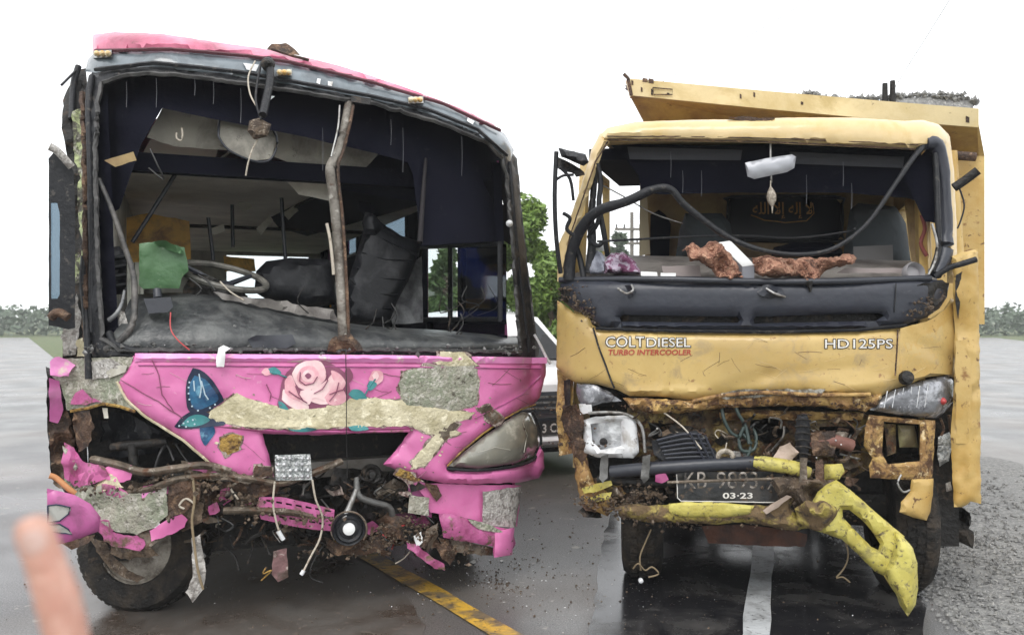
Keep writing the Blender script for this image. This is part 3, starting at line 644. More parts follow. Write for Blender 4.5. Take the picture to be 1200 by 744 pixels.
# roof shell with its rounded shoulders
V = []; F = []; n = 13; vs = [.80, 1.5, 3, 4.5, 6.0, 6.45, 6.62]
for v_ in vs:
    for i in range(n):
        t = i/(n-1)*2-1; s = 1-abs(t)**4; dz = 0 if v_ < 6.2 else -.05 if v_ < 6.5 else -.2
        V.append(B.uvz(BW/2+t*BW*.5, v_, 2.34+.20*s+dz-(.10 if t > .2 else 0)*(t-.2)))
for j in range(len(vs)-1):
    for i in range(n-1): F.append([j*n+i, j*n+i+1, (j+1)*n+i+1, (j+1)*n+i])
mk('roof', V, F, pinkroof, bus)
for v_ in (3.5,):
    v, f = tube([B.uvz(.12, v_, 2.185), B.uvz(1.1, v_, 2.19), B.uvz(2.05, v_, 2.185)], .018, 6, k=1); mk('ceiling_rib', v, f, darkm, bus)
q = [B.P(396, 222, .72), B.P(456, 172, .70), B.P(520, 170, .70), B.P(500, 238, .72)]; q2 = [B.P(258, 279, 5.6), B.P(270, 264, 5.6), B.P(330, 262, 5.6), B.P(330, 285, 5.6)]
fixn(mk('luggage_rack', q+q2, [[0, 1, 2, 3], [7, 6, 5, 4], [0, 4, 5, 1], [1, 5, 6, 2], [2, 6, 7, 3], [3, 7, 4, 0]], darkint, bus, angle=0))
# seats further back
for v_ in (2.3, 3.15, 4.0, 4.85, 5.7):
    for u in (.16, .60, 1.30, 1.72):
        sd = box(B, u, u+.40, v_, v_+.44, .92, 1.05); s_ = bev(mk('passenger_seat', *sd, seatm, bus), .03)
        sd = box(B, u, u+.40, v_+.40, v_+.50, 1.0, 1.62 if v_ > 3 else 1.5); bev(mk('backrest', *sd, seatm if v_ != 4.0 else orangem, s_), .035)
        sd = box(B, u+.05, u+.35, v_+.1, v_+.34, .68, .92); mk('seat_base', *sd, darkm, s_, angle=0)
# orange partition and pale things deep inside
panel('orange_partition', [(146, 256), (172, 250), (222, 259), (224, 304), (150, 308)], bs(2.0, shaped=False), orangem, bus, th=.03)
panel('orange_partition', [(122, 188), (156, 178), (160, 188), (135, 196)], bs(.26, shaped=False), MATS['tan_cab_lining'], bus, th=.02)
panel('orange_partition', [(262, 300), (298, 303), (300, 318), (264, 318)], bs(3.6, shaped=False), orangem, bus, th=.03)
for pts, v_ in (([(205, 205), (180, 245), (155, 284)], .9), ([(330, 232), (332, 270), (335, 310)], 1.3), ([(272, 240), (273, 290)], 1.8), ([(200, 262), (202, 300)], 2.2), ([(244, 255), (250, 305)], 1.5)):
    ptube('interior_rail', B, [(x, y, v_) for x, y in pts], .012, blackp, bus)
for pts in ([(278, 238), (290, 234), (296, 243), (284, 248)], [(300, 268), (316, 252), (320, 258), (306, 276)], [(331, 250), (346, 240), (350, 247), (338, 258)], [(246, 268), (262, 262), (264, 271), (250, 276)], [(262, 216), (286, 224), (280, 232), (264, 226)]):
    panel('torn_lining_scrap', pts, bs(1.9, shaped=False), palem, bus, th=.004, grid=5)
# header, hanging boards and hatch
panel('header_lining', [(108, 84), (200, 80), (350, 95), (500, 120), (596, 165), (603, 290), (590, 282), (494, 288), (484, 205), (478, 190), (440, 180), (345, 158), (262, 142), (190, 127), (165, 170), (140, 245), (112, 262)],
      bs(.22, ridge=.02), darkint, bus, th=.03, grid=14, holes=[[(566, 212), (584, 211), (590, 240), (576, 232)]])
panel('ceiling_board', [(172, 161), (190, 127), (262, 140), (345, 155), (445, 178), (430, 196), (398, 213), (360, 198), (320, 184), (300, 182), (262, 176), (205, 172)], bs(.62, ridge=.02, shaped=False), ceil2, bus, th=.012, grid=9)
panel('ceiling_board', [(330, 206), (352, 200), (398, 216), (388, 236), (350, 228)], bs(.9, ridge=.02, shaped=False), ceilm, bus, th=.012, grid=9)
rh = panel('roof_hatch', [(163, 187), (176, 164), (256, 172), (250, 196)], bs(.80, shaped=False), palem, bus, th=.02)
ptube('hatch_edge', B, [(162, 186, .78), (205, 192, .78), (248, 197, .78)], .008, whitep, rh); ptube('hatch_stay', B, [(246, 196, .76), (262, 184, .74), (272, 176, .72)], .008, steel, rh)
im = panel('interior_mirror', [(256, 160), (258, 140), (270, 128), (300, 133), (324, 160), (318, 186), (298, 189), (268, 176)], bs(.30), ceil2, bus, th=.03, puff=.01)
ptube('mirror_rim', B, [(256, 160, .27), (258, 140, .27), (270, 128, .27), (300, 133, .27), (324, 160, .27), (318, 186, .27), (298, 189, .27), (268, 176, .27)], .006, blackp, im, shaped=True, closed=True)
panel('lamp_scrap', [(488, 172), (500, 166), (518, 168), (514, 180), (496, 184)], bs(.36), palem, bus, th=.01, grid=5, edge=1.5)
# wiper arm hanging down in front
wi = ptube('wiper_arm', B, [(315, 70, -.04), (317, 90, -.05), (313, 112, -.05), (308, 135, -.06)], .020, rubber, bus, shaped=True)
ptube('wiper_blade', B, [(306, 74, -.04), (301, 100, -.05), (300, 120, -.05), (306, 140, -.05)], .006, rubber, wi, shaped=True)
v, f = lathe(B.P(314, 76, -.05, True), (0.35, -1, .1), [(.03, -.02), (.035, .01), (.02, .03), (.008, .04)], 14); mk('wiper_pivot', v, f, darkm, wi)
panel('wiper_motor', [(292, 142), (304, 138), (318, 146), (314, 160), (298, 164), (290, 154)], bs(-.03), mudm, wi, th=.05, puff=.03, grid=5)
ptube('wiper_wire', B, [(304, 160, -.02), (296, 175, 0), (291, 190, 0), (288, 206, .02)], .004, cable, wi, shaped=True)
ptube('white_loop_wire', B, [(207, 156, .3), (207, 162, .3), (212, 165, .3), (214, 158, .3), (213, 150, .3)], .005, cable, bus, shaped=True)
ptube('loop_wire', B, [(299, 72, -.05), (291, 90, -.05), (293, 110, -.05), (300, 124, -.04)], .004, cable, bus, shaped=True)
# top: pink roof edge and grey visor band
rf = panel('roof_front', [(108, 62), (109, 41), (135, 38), (190, 40), (250, 49), (300, 56), (330, 62), (360, 68), (400, 78), (470, 101), (540, 127), (578, 146), (588, 155), (560, 145), (520, 125), (440, 100), (340, 76), (290, 68), (200, 60)],
      bs(.02, ridge=.006), pinkroof, bus, th=.30, puff=.03, pr=8, grid=7)
line_px('torn_roof_seam', [(112, 60), (200, 58), (290, 66), (340, 73), (440, 98), (520, 122), (586, 153)], bs(-.0, ridge=.0), .010, mat('rusty_plum_seam', (.10, .03, .04), .7, bump=.5), rf, off=-.01)
line_px('roof_rib', [(318, 58), (340, 65), (362, 71)], bs(0), .008, rustm, rf, off=-.01)
panel('roof_vent', [(312, 58), (318, 52), (335, 51), (346, 58), (352, 66), (330, 62)], bs(.35), rustm, bus, th=.08, grid=4, edge=1)
panel('visor_band', [(100, 84), (103, 70), (112, 60), (200, 58), (290, 66), (340, 74), (440, 98), (520, 122), (592, 157), (602, 176), (598, 190), (560, 157), (500, 133), (440, 118), (350, 101), (290, 92), (230, 84), (180, 79), (140, 79), (112, 86)],
      bs(.02, ridge=.008), browm, bus, th=.05, puff=.02, pr=10, grid=7)
line_px('visor_lip', [(112, 82), (180, 74), (230, 79), (290, 86), (350, 97), (440, 114), (500, 128), (560, 152), (594, 182)], bs(.0), .011, rubber, bus, off=-.012)
for x, y, dx, dy in ((120, 63, 11, 4), (333, 85, 9, 4), (487, 117, 9, 4)):
    ml = panel('marker_lamp', [(x-dx, y-dy+1), (x+dx, y-dy), (x+dx, y+dy), (x-dx, y+dy+1)], bs(-.03), steel, bus, th=.04, grid=5)
    for i in (-1, 0, 1):
        c = B.P(x+i*dx*.6, y, -.045, True); v, f = lathe(c, (.35, -1, 0), [(.013, -.01), (.015, 0), (.012, .012), (.004, .018)], 12); mk('amber_lens', v, f, amber, ml)
for pts in ([(372, 92), (376, 93), (375, 99), (371, 97)], [(384, 95), (390, 96), (389, 101), (384, 100)], [(285, 74), (303, 76), (300, 84), (289, 82)], [(548, 138), (556, 142), (554, 146), (547, 142)], [(313, 112), (322, 113), (316, 118)]):
    panel('glass_shard', pts, bs(-.012), whitep, bus, th=.004, grid=4, edge=.5)
panel('dark_visor_hole', [(412, 112), (435, 116), (434, 123), (411, 119)], bs(-.01), darkm, bus, th=.006, grid=5)
# windscreen surround
inner = [(120, 97), (150, 87), (200, 87), (290, 99), (350, 108), (440, 122), (520, 146), (572, 168), (588, 186), (593, 205), (601, 290), (610, 412), (400, 409), (250, 410), (140, 410), (120, 396), (114, 300), (112, 180), (114, 120)]
outer = [(98, 108), (108, 84), (150, 74), (200, 74), (290, 86), (350, 97), (440, 112), (520, 134), (580, 160), (598, 180), (605, 205), (615, 290), (628, 413), (628, 420), (400, 420), (250, 420), (110, 420), (100, 398), (98, 300), (96, 180)]
panel('windscreen_surround', outer, bs(.03, ridge=.008), rubber, bus, th=.06, holes=[inner], puff=.015, pr=6, grid=7, edge=1.2)
line_px('windscreen_seal', inner+[inner[0]], bs(.02, ridge=.01), .012, mat('grey_smeared_rubber', (.07, .068, .066), .5, layers=[((.02, .02, .02), 9, .5, .1)], bump=.5), bus, off=-.012, edge=1.5)
# inside left jamb: layers of bent trim
panel('pillar_trim', [(112, 110), (126, 112), (130, 200), (134, 300), (140, 405), (120, 408), (112, 300)], bs(.10, ridge=.02), darkint, bus, th=.05, grid=9)
ptube('bent_trim', B, [(116, 210, .05), (127, 235, .06), (138, 265, .08), (148, 295, .1), (156, 320, .1), (158, 350, .08), (155, 380, .05), (140, 400, .03), (124, 410, .02)], (.010, .018), mat('smeared_grey_strip', (.13, .12, .11), .5, layers=[((.03, .03, .03), 12, .5, .1)], bump=.5), bus, shaped=True)
ptube('bent_trim', B, [(128, 390, .04), (134, 402, .02), (150, 409, .01), (175, 413, .01)], .016, rubber, bus, shaped=True)
ptube('bent_trim', B, [(146, 340, .08), (143, 355, .08), (136, 368, .06), (128, 375, .06)], (.006, .012), silverv, bus, shaped=True)
panel('crumpled_sheet', [(124, 372), (134, 362), (146, 366), (150, 380), (138, 392), (126, 388)], bs(.12, ridge=.04), silverpatch, bus, th=.01, grid=5, edge=2)
ptube('hanging_tube', B, [(72, 100, -.02), (80, 92, 0), (90, 82, .02)], .006, rubber, bus, shaped=True)
# outer left pillar: flaked lime primer over grey fibreglass
panel('corner_pillar', [(74, 118), (88, 84), (100, 80), (104, 110), (101, 180), (104, 260), (106, 350), (106, 420), (72, 422), (78, 380), (82, 330), (84, 250), (80, 190), (72, 150)], bs(.08, ridge=.03), darkm, bus, th=.10, grid=7, edge=2)
for pts, m in (([(84, 132), (98, 124), (103, 150), (102, 200), (96, 215), (88, 190)], limegrey), ([(90, 215), (101, 205), (103, 260), (98, 290), (93, 270)], limegrey), ([(80, 322), (86, 300), (96, 292), (101, 302), (100, 328), (90, 333)], limegrey), ([(84, 292), (93, 284), (100, 296), (92, 304)], darkm),
               ([(72, 395), (80, 360), (90, 345), (95, 375), (88, 416), (75, 418)], silverpatch), ([(90, 398), (104, 390), (108, 415), (90, 418)], cream)):
    panel('flaked_patch', pts, bs(.035, ridge=.02), m, bus, th=.02, grid=5, edge=2)
for pts in ([(99, 300, 0), (97, 330, 0), (101, 370, 0), (103, 410, -.02), (104, 444, -.03)], [(108, 90, .0), (104, 120, 0), (106, 200, .02), (108, 300, .03), (107, 390, .02)], [(92, 78, .02), (86, 100, .05), (84, 140, .05)]):
    ptube('pillar_strip', B, pts, .016, rubber, bus, shaped=True)
line_px('trim_edge', [(96, 108), (99, 180), (100, 300), (101, 400)], bs(.02, ridge=.02), .014, rustm, bus, off=-.01, edge=2)
# open front door standing out on the left
dr = panel('open_door', [(57, 186), (64, 177), (76, 184), (86, 200), (88, 240), (88, 384), (80, 386), (57, 381)], bs(.22, shaped=False), rubber, bus, th=.05, grid=10, holes=[[(60, 238), (67, 238), (70, 250), (70, 345), (67, 350), (60, 350)]])
panel('door_glass', [(59, 237), (68, 237), (71, 250), (71, 346), (68, 351), (59, 351)], bs(.24, shaped=False), greyg, dr, th=.005, grid=20, edge=0)
ptube('door_rail', B, [(58, 172, .15), (68, 178, .16), (84, 196, .18)], .018, silverpatch, dr); ptube('door_hinge', B, [(60, 372, .18), (68, 366, .16), (80, 372, .14)], .02, rustm, dr)
# right pillar
panel('corner_pillar', [(600, 178), (606, 186), (612, 250), (622, 340), (632, 418), (622, 420), (612, 415), (606, 300), (598, 200)], bs(.05, ridge=.02), mat('scraped_grey_pillar', (.10, .10, .10), .5, layers=[((.03, .03, .03), 10, .5, .1), ((.24, .23, .22), 26, .64, .04)], bump=.5), bus, th=.10, grid=6, edge=1)
ptube('pillar_strip', B, [(597, 190, .02), (603, 260, .02), (611, 340, .02), (620, 412, .01)], .012, rubber, bus, shaped=True)
ptube('bent_trim', B, [(626, 392, .0), (632, 402, .0), (641, 420, -.02), (645, 426, -.02)], .008, whitep, bus, shaped=True)
v, f = lathe(B.P(597, 262, .0, True), (.2, -1, 0), [(.02, 0), (.016, .012), (.005, .02)], 12); mk('pale_button', v, f, whitep, bus)
# bent centre post
cp = ptube('centre_post', B, [(409, 122, .03), (404, 150, .03), (398, 175, .03), (389, 192, 0), (387, 202, -.01), (391, 230, .0), (396, 280, .02), (400, 340, .03), (403, 404, .02)], (.023, .027), postm, bus, shaped=True, sides=10)
ptube('post_edge', B, [(414, 124, .0), (409, 150, .0), (402, 178, 0), (396, 200, -.03), (402, 260, -.01), (406, 330, 0), (409, 398, 0)], .008, rustm, cp, shaped=True)
ptube('post_edge', B, [(398, 124, .0), (396, 150, .0), (388, 184, -.03)], .005, steel, cp, shaped=True)
ptube('post_edge', B, [(383, 262, .0), (387, 282, 0), (390, 310, 0), (391, 322, 0)], .008, cable, cp, shaped=True)
panel('post_foot', [(386, 402), (392, 394), (412, 392), (420, 400), (426, 410), (400, 416), (384, 412)], bs(-.01, ridge=.03), rustm, cp, th=.04, grid=4, edge=2)
# dashboard: swept black cowl
rows = [(.04, [(118, 414), (250, 414), (400, 414), (520, 410), (612, 412)]), (.02, [(122, 402), (250, 396), (400, 402), (520, 404), (610, 406)]), (.08, [(140, 384), (250, 378), (400, 390), (520, 396), (608, 400)]),
        (.22, [(150, 352), (250, 352), (400, 380), (520, 388), (606, 396)]), (.42, [(160, 342), (250, 342), (400, 376), (520, 386), (604, 394)]), (.60, [(165, 350), (250, 352), (400, 382), (520, 392), (602, 398)]), (.66, [(168, 400), (250, 400), (400, 410), (520, 412), (600, 415)])]
V = []; n = 33
for v_, pl in rows:
    sp_ = smoothpath([Vector((x, y, 0)) for x, y in pl], 8)
    for i, p in enumerate(sp_): V.append(B.P(p.x, p.y, v_+.03*noise.noise(Vector((p.x*.02, v_*6, 2)))+.012*noise.noise(Vector((p.x*.09, v_*14, 2))), True))
n = len(sp_)
F = [[j*n+i, j*n+i+1, (j+1)*n+i+1, (j+1)*n+i] for j in range(len(rows)-1) for i in range(n-1)]
dash = mk('dashboard', V, F, leather, bus, angle=80)
dash.modifiers.new('round', 'SUBSURF').levels = 2; dash.modifiers['round'].render_levels = 2
panel('dash_patch', [(290, 398), (300, 393), (342, 392), (347, 402), (335, 408), (296, 408)], bs(-.005, ridge=.02), blackp, dash, th=.02, grid=5, edge=1)
panel('torn_edge', [(250, 342), (275, 346), (300, 350), (330, 352), (350, 357), (390, 362), (398, 376), (350, 368), (300, 358), (260, 350)], bs(.24, ridge=.03), dashm, dash, th=.01, grid=6, edge=2)
v, f = crumbs([(B.P(x, y, .05, True), (.12, .03, .012)) for x, y in ((150, 408), (220, 410), (300, 410), (360, 411), (440, 411), (520, 410), (580, 410))], 420, .004, .016, 31)
mk('glass_and_dirt_crumbs', v, f, mat('grey_crumbs', (.10, .10, .095), .6, layers=[((.3, .3, .3), 12, .6, .05)]), dash, kind='stuff', angle=0)
ptube('red_wire', B, [(200, 366, .02), (200, 385, -.0), (208, 398, -.02), (222, 410, -.03)], .003, redl, dash, shaped=True)
# steering wheel seen almost edge on
c = B.P(262, 324, .55); ring = []
for i in range(25):
    q = 2*math.pi*i/25; ring.append(c+Vector(B.uvz(1, 0, 0)-B.uvz(0, 0, 0))*math.cos(q)*.215+Vector((-.06, .25, .0))*0+ (B.uvz(0, 1, 0)-B.uvz(0, 0, 0))*math.sin(q)*.20+Vector((0, 0, 1))*(math.sin(q)*.065-math.cos(q)*.040))
v, f = tube(ring, .017, 8, k=2, closed=True); sw = mk('steering_wheel', v, f, mat('worn_grey_wheel_rim', (.20, .19, .17), .4, layers=[((.07, .07, .06), 9, .5, .1)], bump=.3), bus)
for i in (3, 11, 19):
    v, f = tube([ring[i], c+Vector((0, 0, -.05))], (.012, .016), 6); mk('spoke', v, f, blackp, sw)
v, f = lathe(c+Vector((0, 0, -.06)), (0, -.4, 1), [(.05, -.02), (.055, .01), (.03, .03)], 16); mk('hub', v, f, blackp, sw)
v, f = tube([c+Vector((0, 0, -.06)), c+Vector((.03, -.15, -.25))], .03, 8); mk('steering_column', v, f, darkm, sw)
panel('instrument_cluster', [(216, 334), (226, 320), (244, 322), (262, 332), (284, 340), (290, 350), (240, 348), (214, 346)], bs(.36, ridge=.04), darkm, bus, th=.10, grid=5, edge=2)
for i, pts in enumerate(([(232, 322, .3), (244, 330, .28), (252, 340, .26)], [(222, 326, .3), (236, 338, .26), (230, 346, .26)], [(258, 330, .3), (270, 342, .25), (286, 352, .22)])): ptube('loose_wire', B, pts, .004, cable if i == 2 else blackw, bus)
# driver and front seats
ds = panel('front_seat', [(300, 318), (312, 306), (340, 302), (385, 304), (394, 318), (396, 356), (350, 362), (318, 354), (298, 342)], bs(.95, shaped=False, ridge=.03), seatm, bus, th=.14, puff=.07, pr=16)
fs = panel('tipped_seat_back', [(408, 330), (420, 290), (428, 262), (436, 250), (448, 262), (470, 276), (494, 284), (490, 300), (478, 330), (466, 352), (456, 378), (404, 380)], bs(.75, shaped=False), seatm, bus, th=.12, puff=.06, pr=16, grid=7)
panel('headrest_cloth', [(424, 262), (428, 248), (440, 252), (452, 268), (440, 276), (428, 274)], bs(.70, shaped=False, ridge=.03), seatm, fs, th=.04, puff=.03, grid=5)
for pts in ([(424, 296), (450, 304), (482, 306)], [(418, 314), (446, 326), (474, 328)], [(414, 332), (442, 344), (466, 346)], [(410, 352), (432, 360), (458, 362)], [(440, 276), (468, 290), (488, 298)]):
    ptube('seat_rib', B, [(x, y, .703) for x, y in pts], (.010, .016), seatm, fs, flat=.5)
ptube('seat_piping', B, [(x, y, .70) for x, y in [(410, 326), (424, 338), (440, 336), (446, 344)]], .007, rubber, fs)
panel('grey_seat_side', [(458, 372), (470, 340), (484, 308), (494, 300), (496, 378), (460, 380)], bs(.95, shaped=False, ridge=.05), silverv, bus, th=.05, grid=7)
panel('left_seat', [(118, 292), (140, 288), (148, 300), (148, 345), (120, 346)], bs(.55, shaped=False), seatm, bus, th=.12, puff=.04)
for i in range(4): ptube('seat_rib', B, [(118, 300+i*11, .50), (134, 302+i*11, .49), (147, 300+i*11, .50)], .012, seatm, bus)
panel('hanging_cloth', [(420, 226), (432, 232), (440, 250), (430, 256), (420, 246)], bs(1.1, shaped=False, ridge=.04), darkint, bus, th=.02)
panel('side_curtain', [(492, 190), (520, 184), (560, 192), (566, 214), (576, 236), (588, 246), (588, 262), (540, 270), (500, 288), (494, 260)], bs(.60, shaped=False, ridge=.05), darkint, bus, th=.02, grid=7, edge=1.5)
# ---- the nose
top = [(156, 417), (300, 418), (450, 419), (640, 422)]
NOSE = top+[(639, 440), (634, 462), (626, 474), (612, 479), (590, 491), (566, 508), (543, 527), (524, 546), (526, 552), (560, 552), (605, 546), (626, 538), (633, 522), (637, 530), (638, 548), (632, 560), (610, 565), (560, 567), (520, 566), (482, 558), (449, 544), (458, 534), (470, 520), (480, 505), (430, 507), (370, 510), (308, 508), (312, 524), (318, 546), (321, 559), (292, 561), (268, 556), (252, 550), (243, 540), (215, 516), (190, 500), (170, 488), (148, 468), (137, 447), (150, 431)]
chipm = mat('chipped_undercoat', (.34, .28, .24), .8, layers=[((.12, .07, .06), 30, .5, .06), ((.6, .5, .45), 50, .6, .05)], bump=.5, bscale=60)
nose = panel('front_panel', NOSE, bs(0, ridge=.006, folds=NF), pink, bus, th=.02, puff=.035, pr=14, grid=4.5, edge=.9)
NS = bs(-.037, ridge=.006, folds=NF)     # lies on the puffed face
panel('top_moulding', [(158, 414), (300, 415), (450, 416), (641, 419), (641, 426), (450, 425), (300, 424), (158, 424)], bs(-.035, ridge=.002), palepink, nose, th=.02, puff=.014, pr=4, grid=6, edge=.3)
line_px('moulding_groove', [(162, 428), (300, 429), (450, 430), (560, 431), (634, 432)], NS, .0035, pinkdark, nose, off=-.001)
for pts, m, e in (([(237, 489), (256, 474), (276, 461), (300, 470), (336, 478), (372, 476), (420, 466), (468, 468), (520, 478), (556, 484), (548, 492), (500, 497), (450, 500), (400, 500), (360, 504), (330, 503), (290, 500), (255, 495)], cream, 1.4),
                  ([(472, 436), (498, 428), (556, 427), (561, 446), (559, 474), (530, 482), (474, 478), (468, 458)], moss, 2.),
                  ([(478, 490), (510, 486), (536, 488), (530, 500), (540, 508), (520, 512), (500, 508), (486, 502)], cream, 2.),
                  ([(482, 540), (500, 520), (516, 504), (526, 508), (514, 526), (498, 546), (484, 548)], cream, 1.5),
                  ([(258, 512), (272, 507), (284, 512), (280, 526), (266, 534), (256, 524)], goldm, 2.),
                  ([(515, 412), (545, 414), (560, 428), (528, 430), (510, 426)], cream, 1.5),
                  ([(300, 545), (318, 548), (320, 558), (296, 560)], rustm, 2.), ([(512, 500), (530, 492), (538, 498), (524, 514), (508, 520)], brownbar, 2.),
                  ([(560, 478), (574, 474), (590, 490), (580, 498), (570, 490)], brownbar, 1.5), ([(462, 556), (470, 548), (484, 556), (494, 564), (480, 564)], goldm, 1.5)):
    cx = sum(p[0] for p in pts)/len(pts); cy = sum(p[1] for p in pts)/len(pts)
    big = [(x+2.6*(x-cx)/max(1, math.hypot(x-cx, y-cy)), y+2.2*(y-cy)/max(1, math.hypot(x-cx, y-cy))) for x, y in pts]
    panel('chipped_edge', big, NS, chipm, nose, th=.004, grid=4, edge=3.0, off=.0)
    panel('flaked_patch', pts, NS, m, nose, th=.006, grid=4, edge=e+.8, puff=.004, pr=4, off=-.001)
    for i in range(7):
        x, y = random.choice(pts); x += random.uniform(-12, 12); y += random.uniform(-8, 8); s = random.uniform(.8, 2.6)
        if y < 432 or not inside((x, y), NOSE): continue
        panel('paint_chip', [(x-s, y), (x-.2*s, y-s*.8), (x+s*1.1, y-.2*s), (x+.4*s, y+s*.7)], NS, random.choice([chipm, cream, m]), nose, th=.003, grid=4, edge=.8, off=-.0005)
line_px('panel_crease', [(556, 490), (590, 474), (612, 462), (634, 440)], NS, .003, pinkdark, nose)
line_px('panel_crease', [(240, 497), (300, 504), (400, 506), (480, 505)], NS, .006, pinkdirt, nose, off=.004)
for pts in ([(142, 446), (160, 456), (185, 470), (205, 484)], [(176, 416), (186, 440), (190, 462), (204, 482), (214, 490)], [(272, 462), (262, 470), (250, 478)], [(312, 450), (318, 462), (316, 470)], [(490, 560), (500, 552)]):
    line_px('crack', pts, NS, .0022, r_dk, nose, edge=1.)
line_px('torn_edge', [(137, 447), (148, 468), (170, 488), (190, 500), (215, 516), (243, 540), (253, 552), (268, 558)], bs(-.01), .006, cream, nose, off=-.004)
line_px('headlight_edge', [(524, 546), (543, 527), (566, 508), (590, 491), (612, 479), (628, 474)], bs(-.02), .005, goldm, nose, off=-.004)
# painted butterfly, rose and buds (flat paint films)
def paint(name, pts, m, k=0, e=.3): return panel(name, pts, NS, m, nose, th=.0012, grid=5, edge=e, off=-.003-k*.0011)
def spl(pts): return [(p.x, p.y) for p in smoothpath([Vector((*p, 0)) for p in list(pts)+[pts[0]]], 4)[:-1]]
paint('butterfly_outline', spl([(226, 431), (219, 446), (218, 468), (222, 482), (236, 484), (252, 478), (262, 470), (256, 456), (246, 442), (236, 434)]), navy)
paint('butterfly_wing', spl([(228, 440), (222, 452), (223, 470), (230, 480), (244, 476), (256, 468), (250, 456), (240, 444)]), blue, 1)
paint('butterfly_outline', spl([(204, 500), (214, 488), (230, 480), (244, 484), (262, 492), (262, 498), (244, 500), (226, 502), (210, 502)]), navy)
paint('butterfly_wing', spl([(212, 498), (222, 488), (236, 486), (246, 492), (236, 498), (222, 500)]), teal, 1)
paint('butterfly_tail', spl([(234, 500), (248, 498), (252, 506), (246, 516), (240, 522), (235, 512)]), blue)
for pts in ([(233, 438), (236, 452), (234, 466)], [(227, 446), (228, 458)], [(236, 446), (240, 462), (244, 468)]): line_px('wing_vein', pts, NS, .003, ice, nose, off=-.0065)
rnd = random.Random(3)
for x, y in ((222, 448), (221, 454), (221, 461), (222, 468), (225, 476), (232, 481), (210, 499), (215, 496), (220, 494), (226, 492), (218, 500), (228, 497), (246, 478), (252, 474)):
    c = NS(x, y, -.007); v, f = lathe(c, (.35, -1, 0), [(.0045, -.001), (.0035, .0015)], 7); mk('wing_spot', v, f, ice, nose, angle=0)
paint('rose_shadow', spl([(336, 436), (352, 424), (372, 420), (392, 428), (406, 440), (410, 462), (400, 476), (372, 480), (346, 484), (326, 478), (328, 462), (330, 448)]), r_dk)
for pts, m, k in (([(330, 468), (340, 476), (356, 482), (362, 476), (352, 466), (338, 460), (332, 456)], r_hi, 1), ([(334, 460), (334, 446), (342, 440), (350, 460), (362, 472), (344, 468)], r_md, 1.6),
                  ([(342, 438), (348, 428), (362, 422), (376, 424), (382, 436), (380, 446), (366, 456), (350, 454)], r_hi, 2.2), ([(348, 440), (354, 431), (366, 429), (373, 436), (371, 446), (360, 452), (350, 448)], r_md, 3.),
                  ([(353, 440), (358, 434), (366, 434), (369, 440), (364, 447), (356, 446)], r_hi, 3.8), ([(357, 440), (361, 437), (365, 440), (361, 444)], r_dk, 4.5),
                  ([(366, 456), (382, 446), (390, 438), (398, 444), (402, 456), (396, 468), (380, 474), (364, 470), (360, 462)], r_hi, 1.8), ([(380, 466), (392, 452), (402, 456), (406, 468), (398, 474), (386, 474)], r_md, 2.3),
                  ([(390, 444), (388, 434), (398, 438), (405, 448), (400, 456)], r_md, 2.6), ([(352, 458), (362, 456), (376, 462), (382, 470), (368, 466), (362, 474), (352, 470)], r_hi, 3.)):
    paint('rose_petal', spl(pts), m, k)
for pts in ([(346, 452), (350, 462), (356, 470)], [(352, 436), (351, 446), (358, 451), (367, 449), (372, 441)], [(382, 437), (384, 446), (378, 456), (368, 461)], [(397, 448), (394, 460), (386, 470)], [(338, 458), (350, 466), (360, 472)], [(386, 462), (396, 458), (404, 456)]):
    line_px('petal_line', pts, NS, .0025, r_dk, nose, off=-.009)
line_px('bud_stem', [(428, 462), (434, 452), (440, 444)], NS, .004, teal, nose, off=-.004); line_px('bud_stem', [(336, 442), (326, 438), (316, 436)], NS, .004, teal, nose, off=-.004)
for pts, m, k in (([(408, 462), (414, 456), (424, 458), (430, 468), (416, 468)], teal, .5), ([(432, 444), (438, 434), (448, 436), (448, 446), (438, 452)], r_md, 1), ([(430, 452), (434, 446), (442, 450), (434, 458)], teal, 1.5), ([(436, 440), (441, 435), (444, 441), (440, 446)], r_hi, 1.8), ([(404, 436), (408, 430), (414, 440), (410, 448), (404, 446)], r_dk, .3),
                  ([(306, 436), (312, 431), (320, 436), (312, 440)], r_md, .5), ([(314, 432), (322, 430), (330, 437), (320, 439)], teal, 1), ([(326, 470), (332, 472), (338, 480), (328, 478)], teal, .5), ([(338, 499), (356, 500), (372, 503), (356, 506), (340, 504)], teal, .2), ([(408, 500), (424, 498), (432, 503), (414, 505)], teal, .2)):
    paint('painted_leaf' if m is teal else 'rose_bud', spl(pts), m, k)
# headlight on the right
hl = panel('headlight', [(526, 546), (544, 529), (567, 511), (591, 494), (613, 482), (622, 484), (629, 500), (631, 520), (625, 534), (604, 543), (560, 549)], bs(-.0, shaped=True), lensm, bus, th=.06, puff=.055, pr=26, grid=6, edge=.3)
ptube('headlight_seal', B, [(523, 549, -.02), (560, 551, -.03), (604, 546, -.03), (627, 537, -.02), (634, 520, .0), (631, 498, .0), (624, 482, -.01)], .008, rubber, hl, shaped=True)
line_px('lens_scratch', [(612, 492), (618, 510), (614, 530)], bs(-.055), .002, palem, hl); line_px('lens_scratch', [(560, 530), (580, 524), (598, 527)], bs(-.055), .0015, palem, hl)
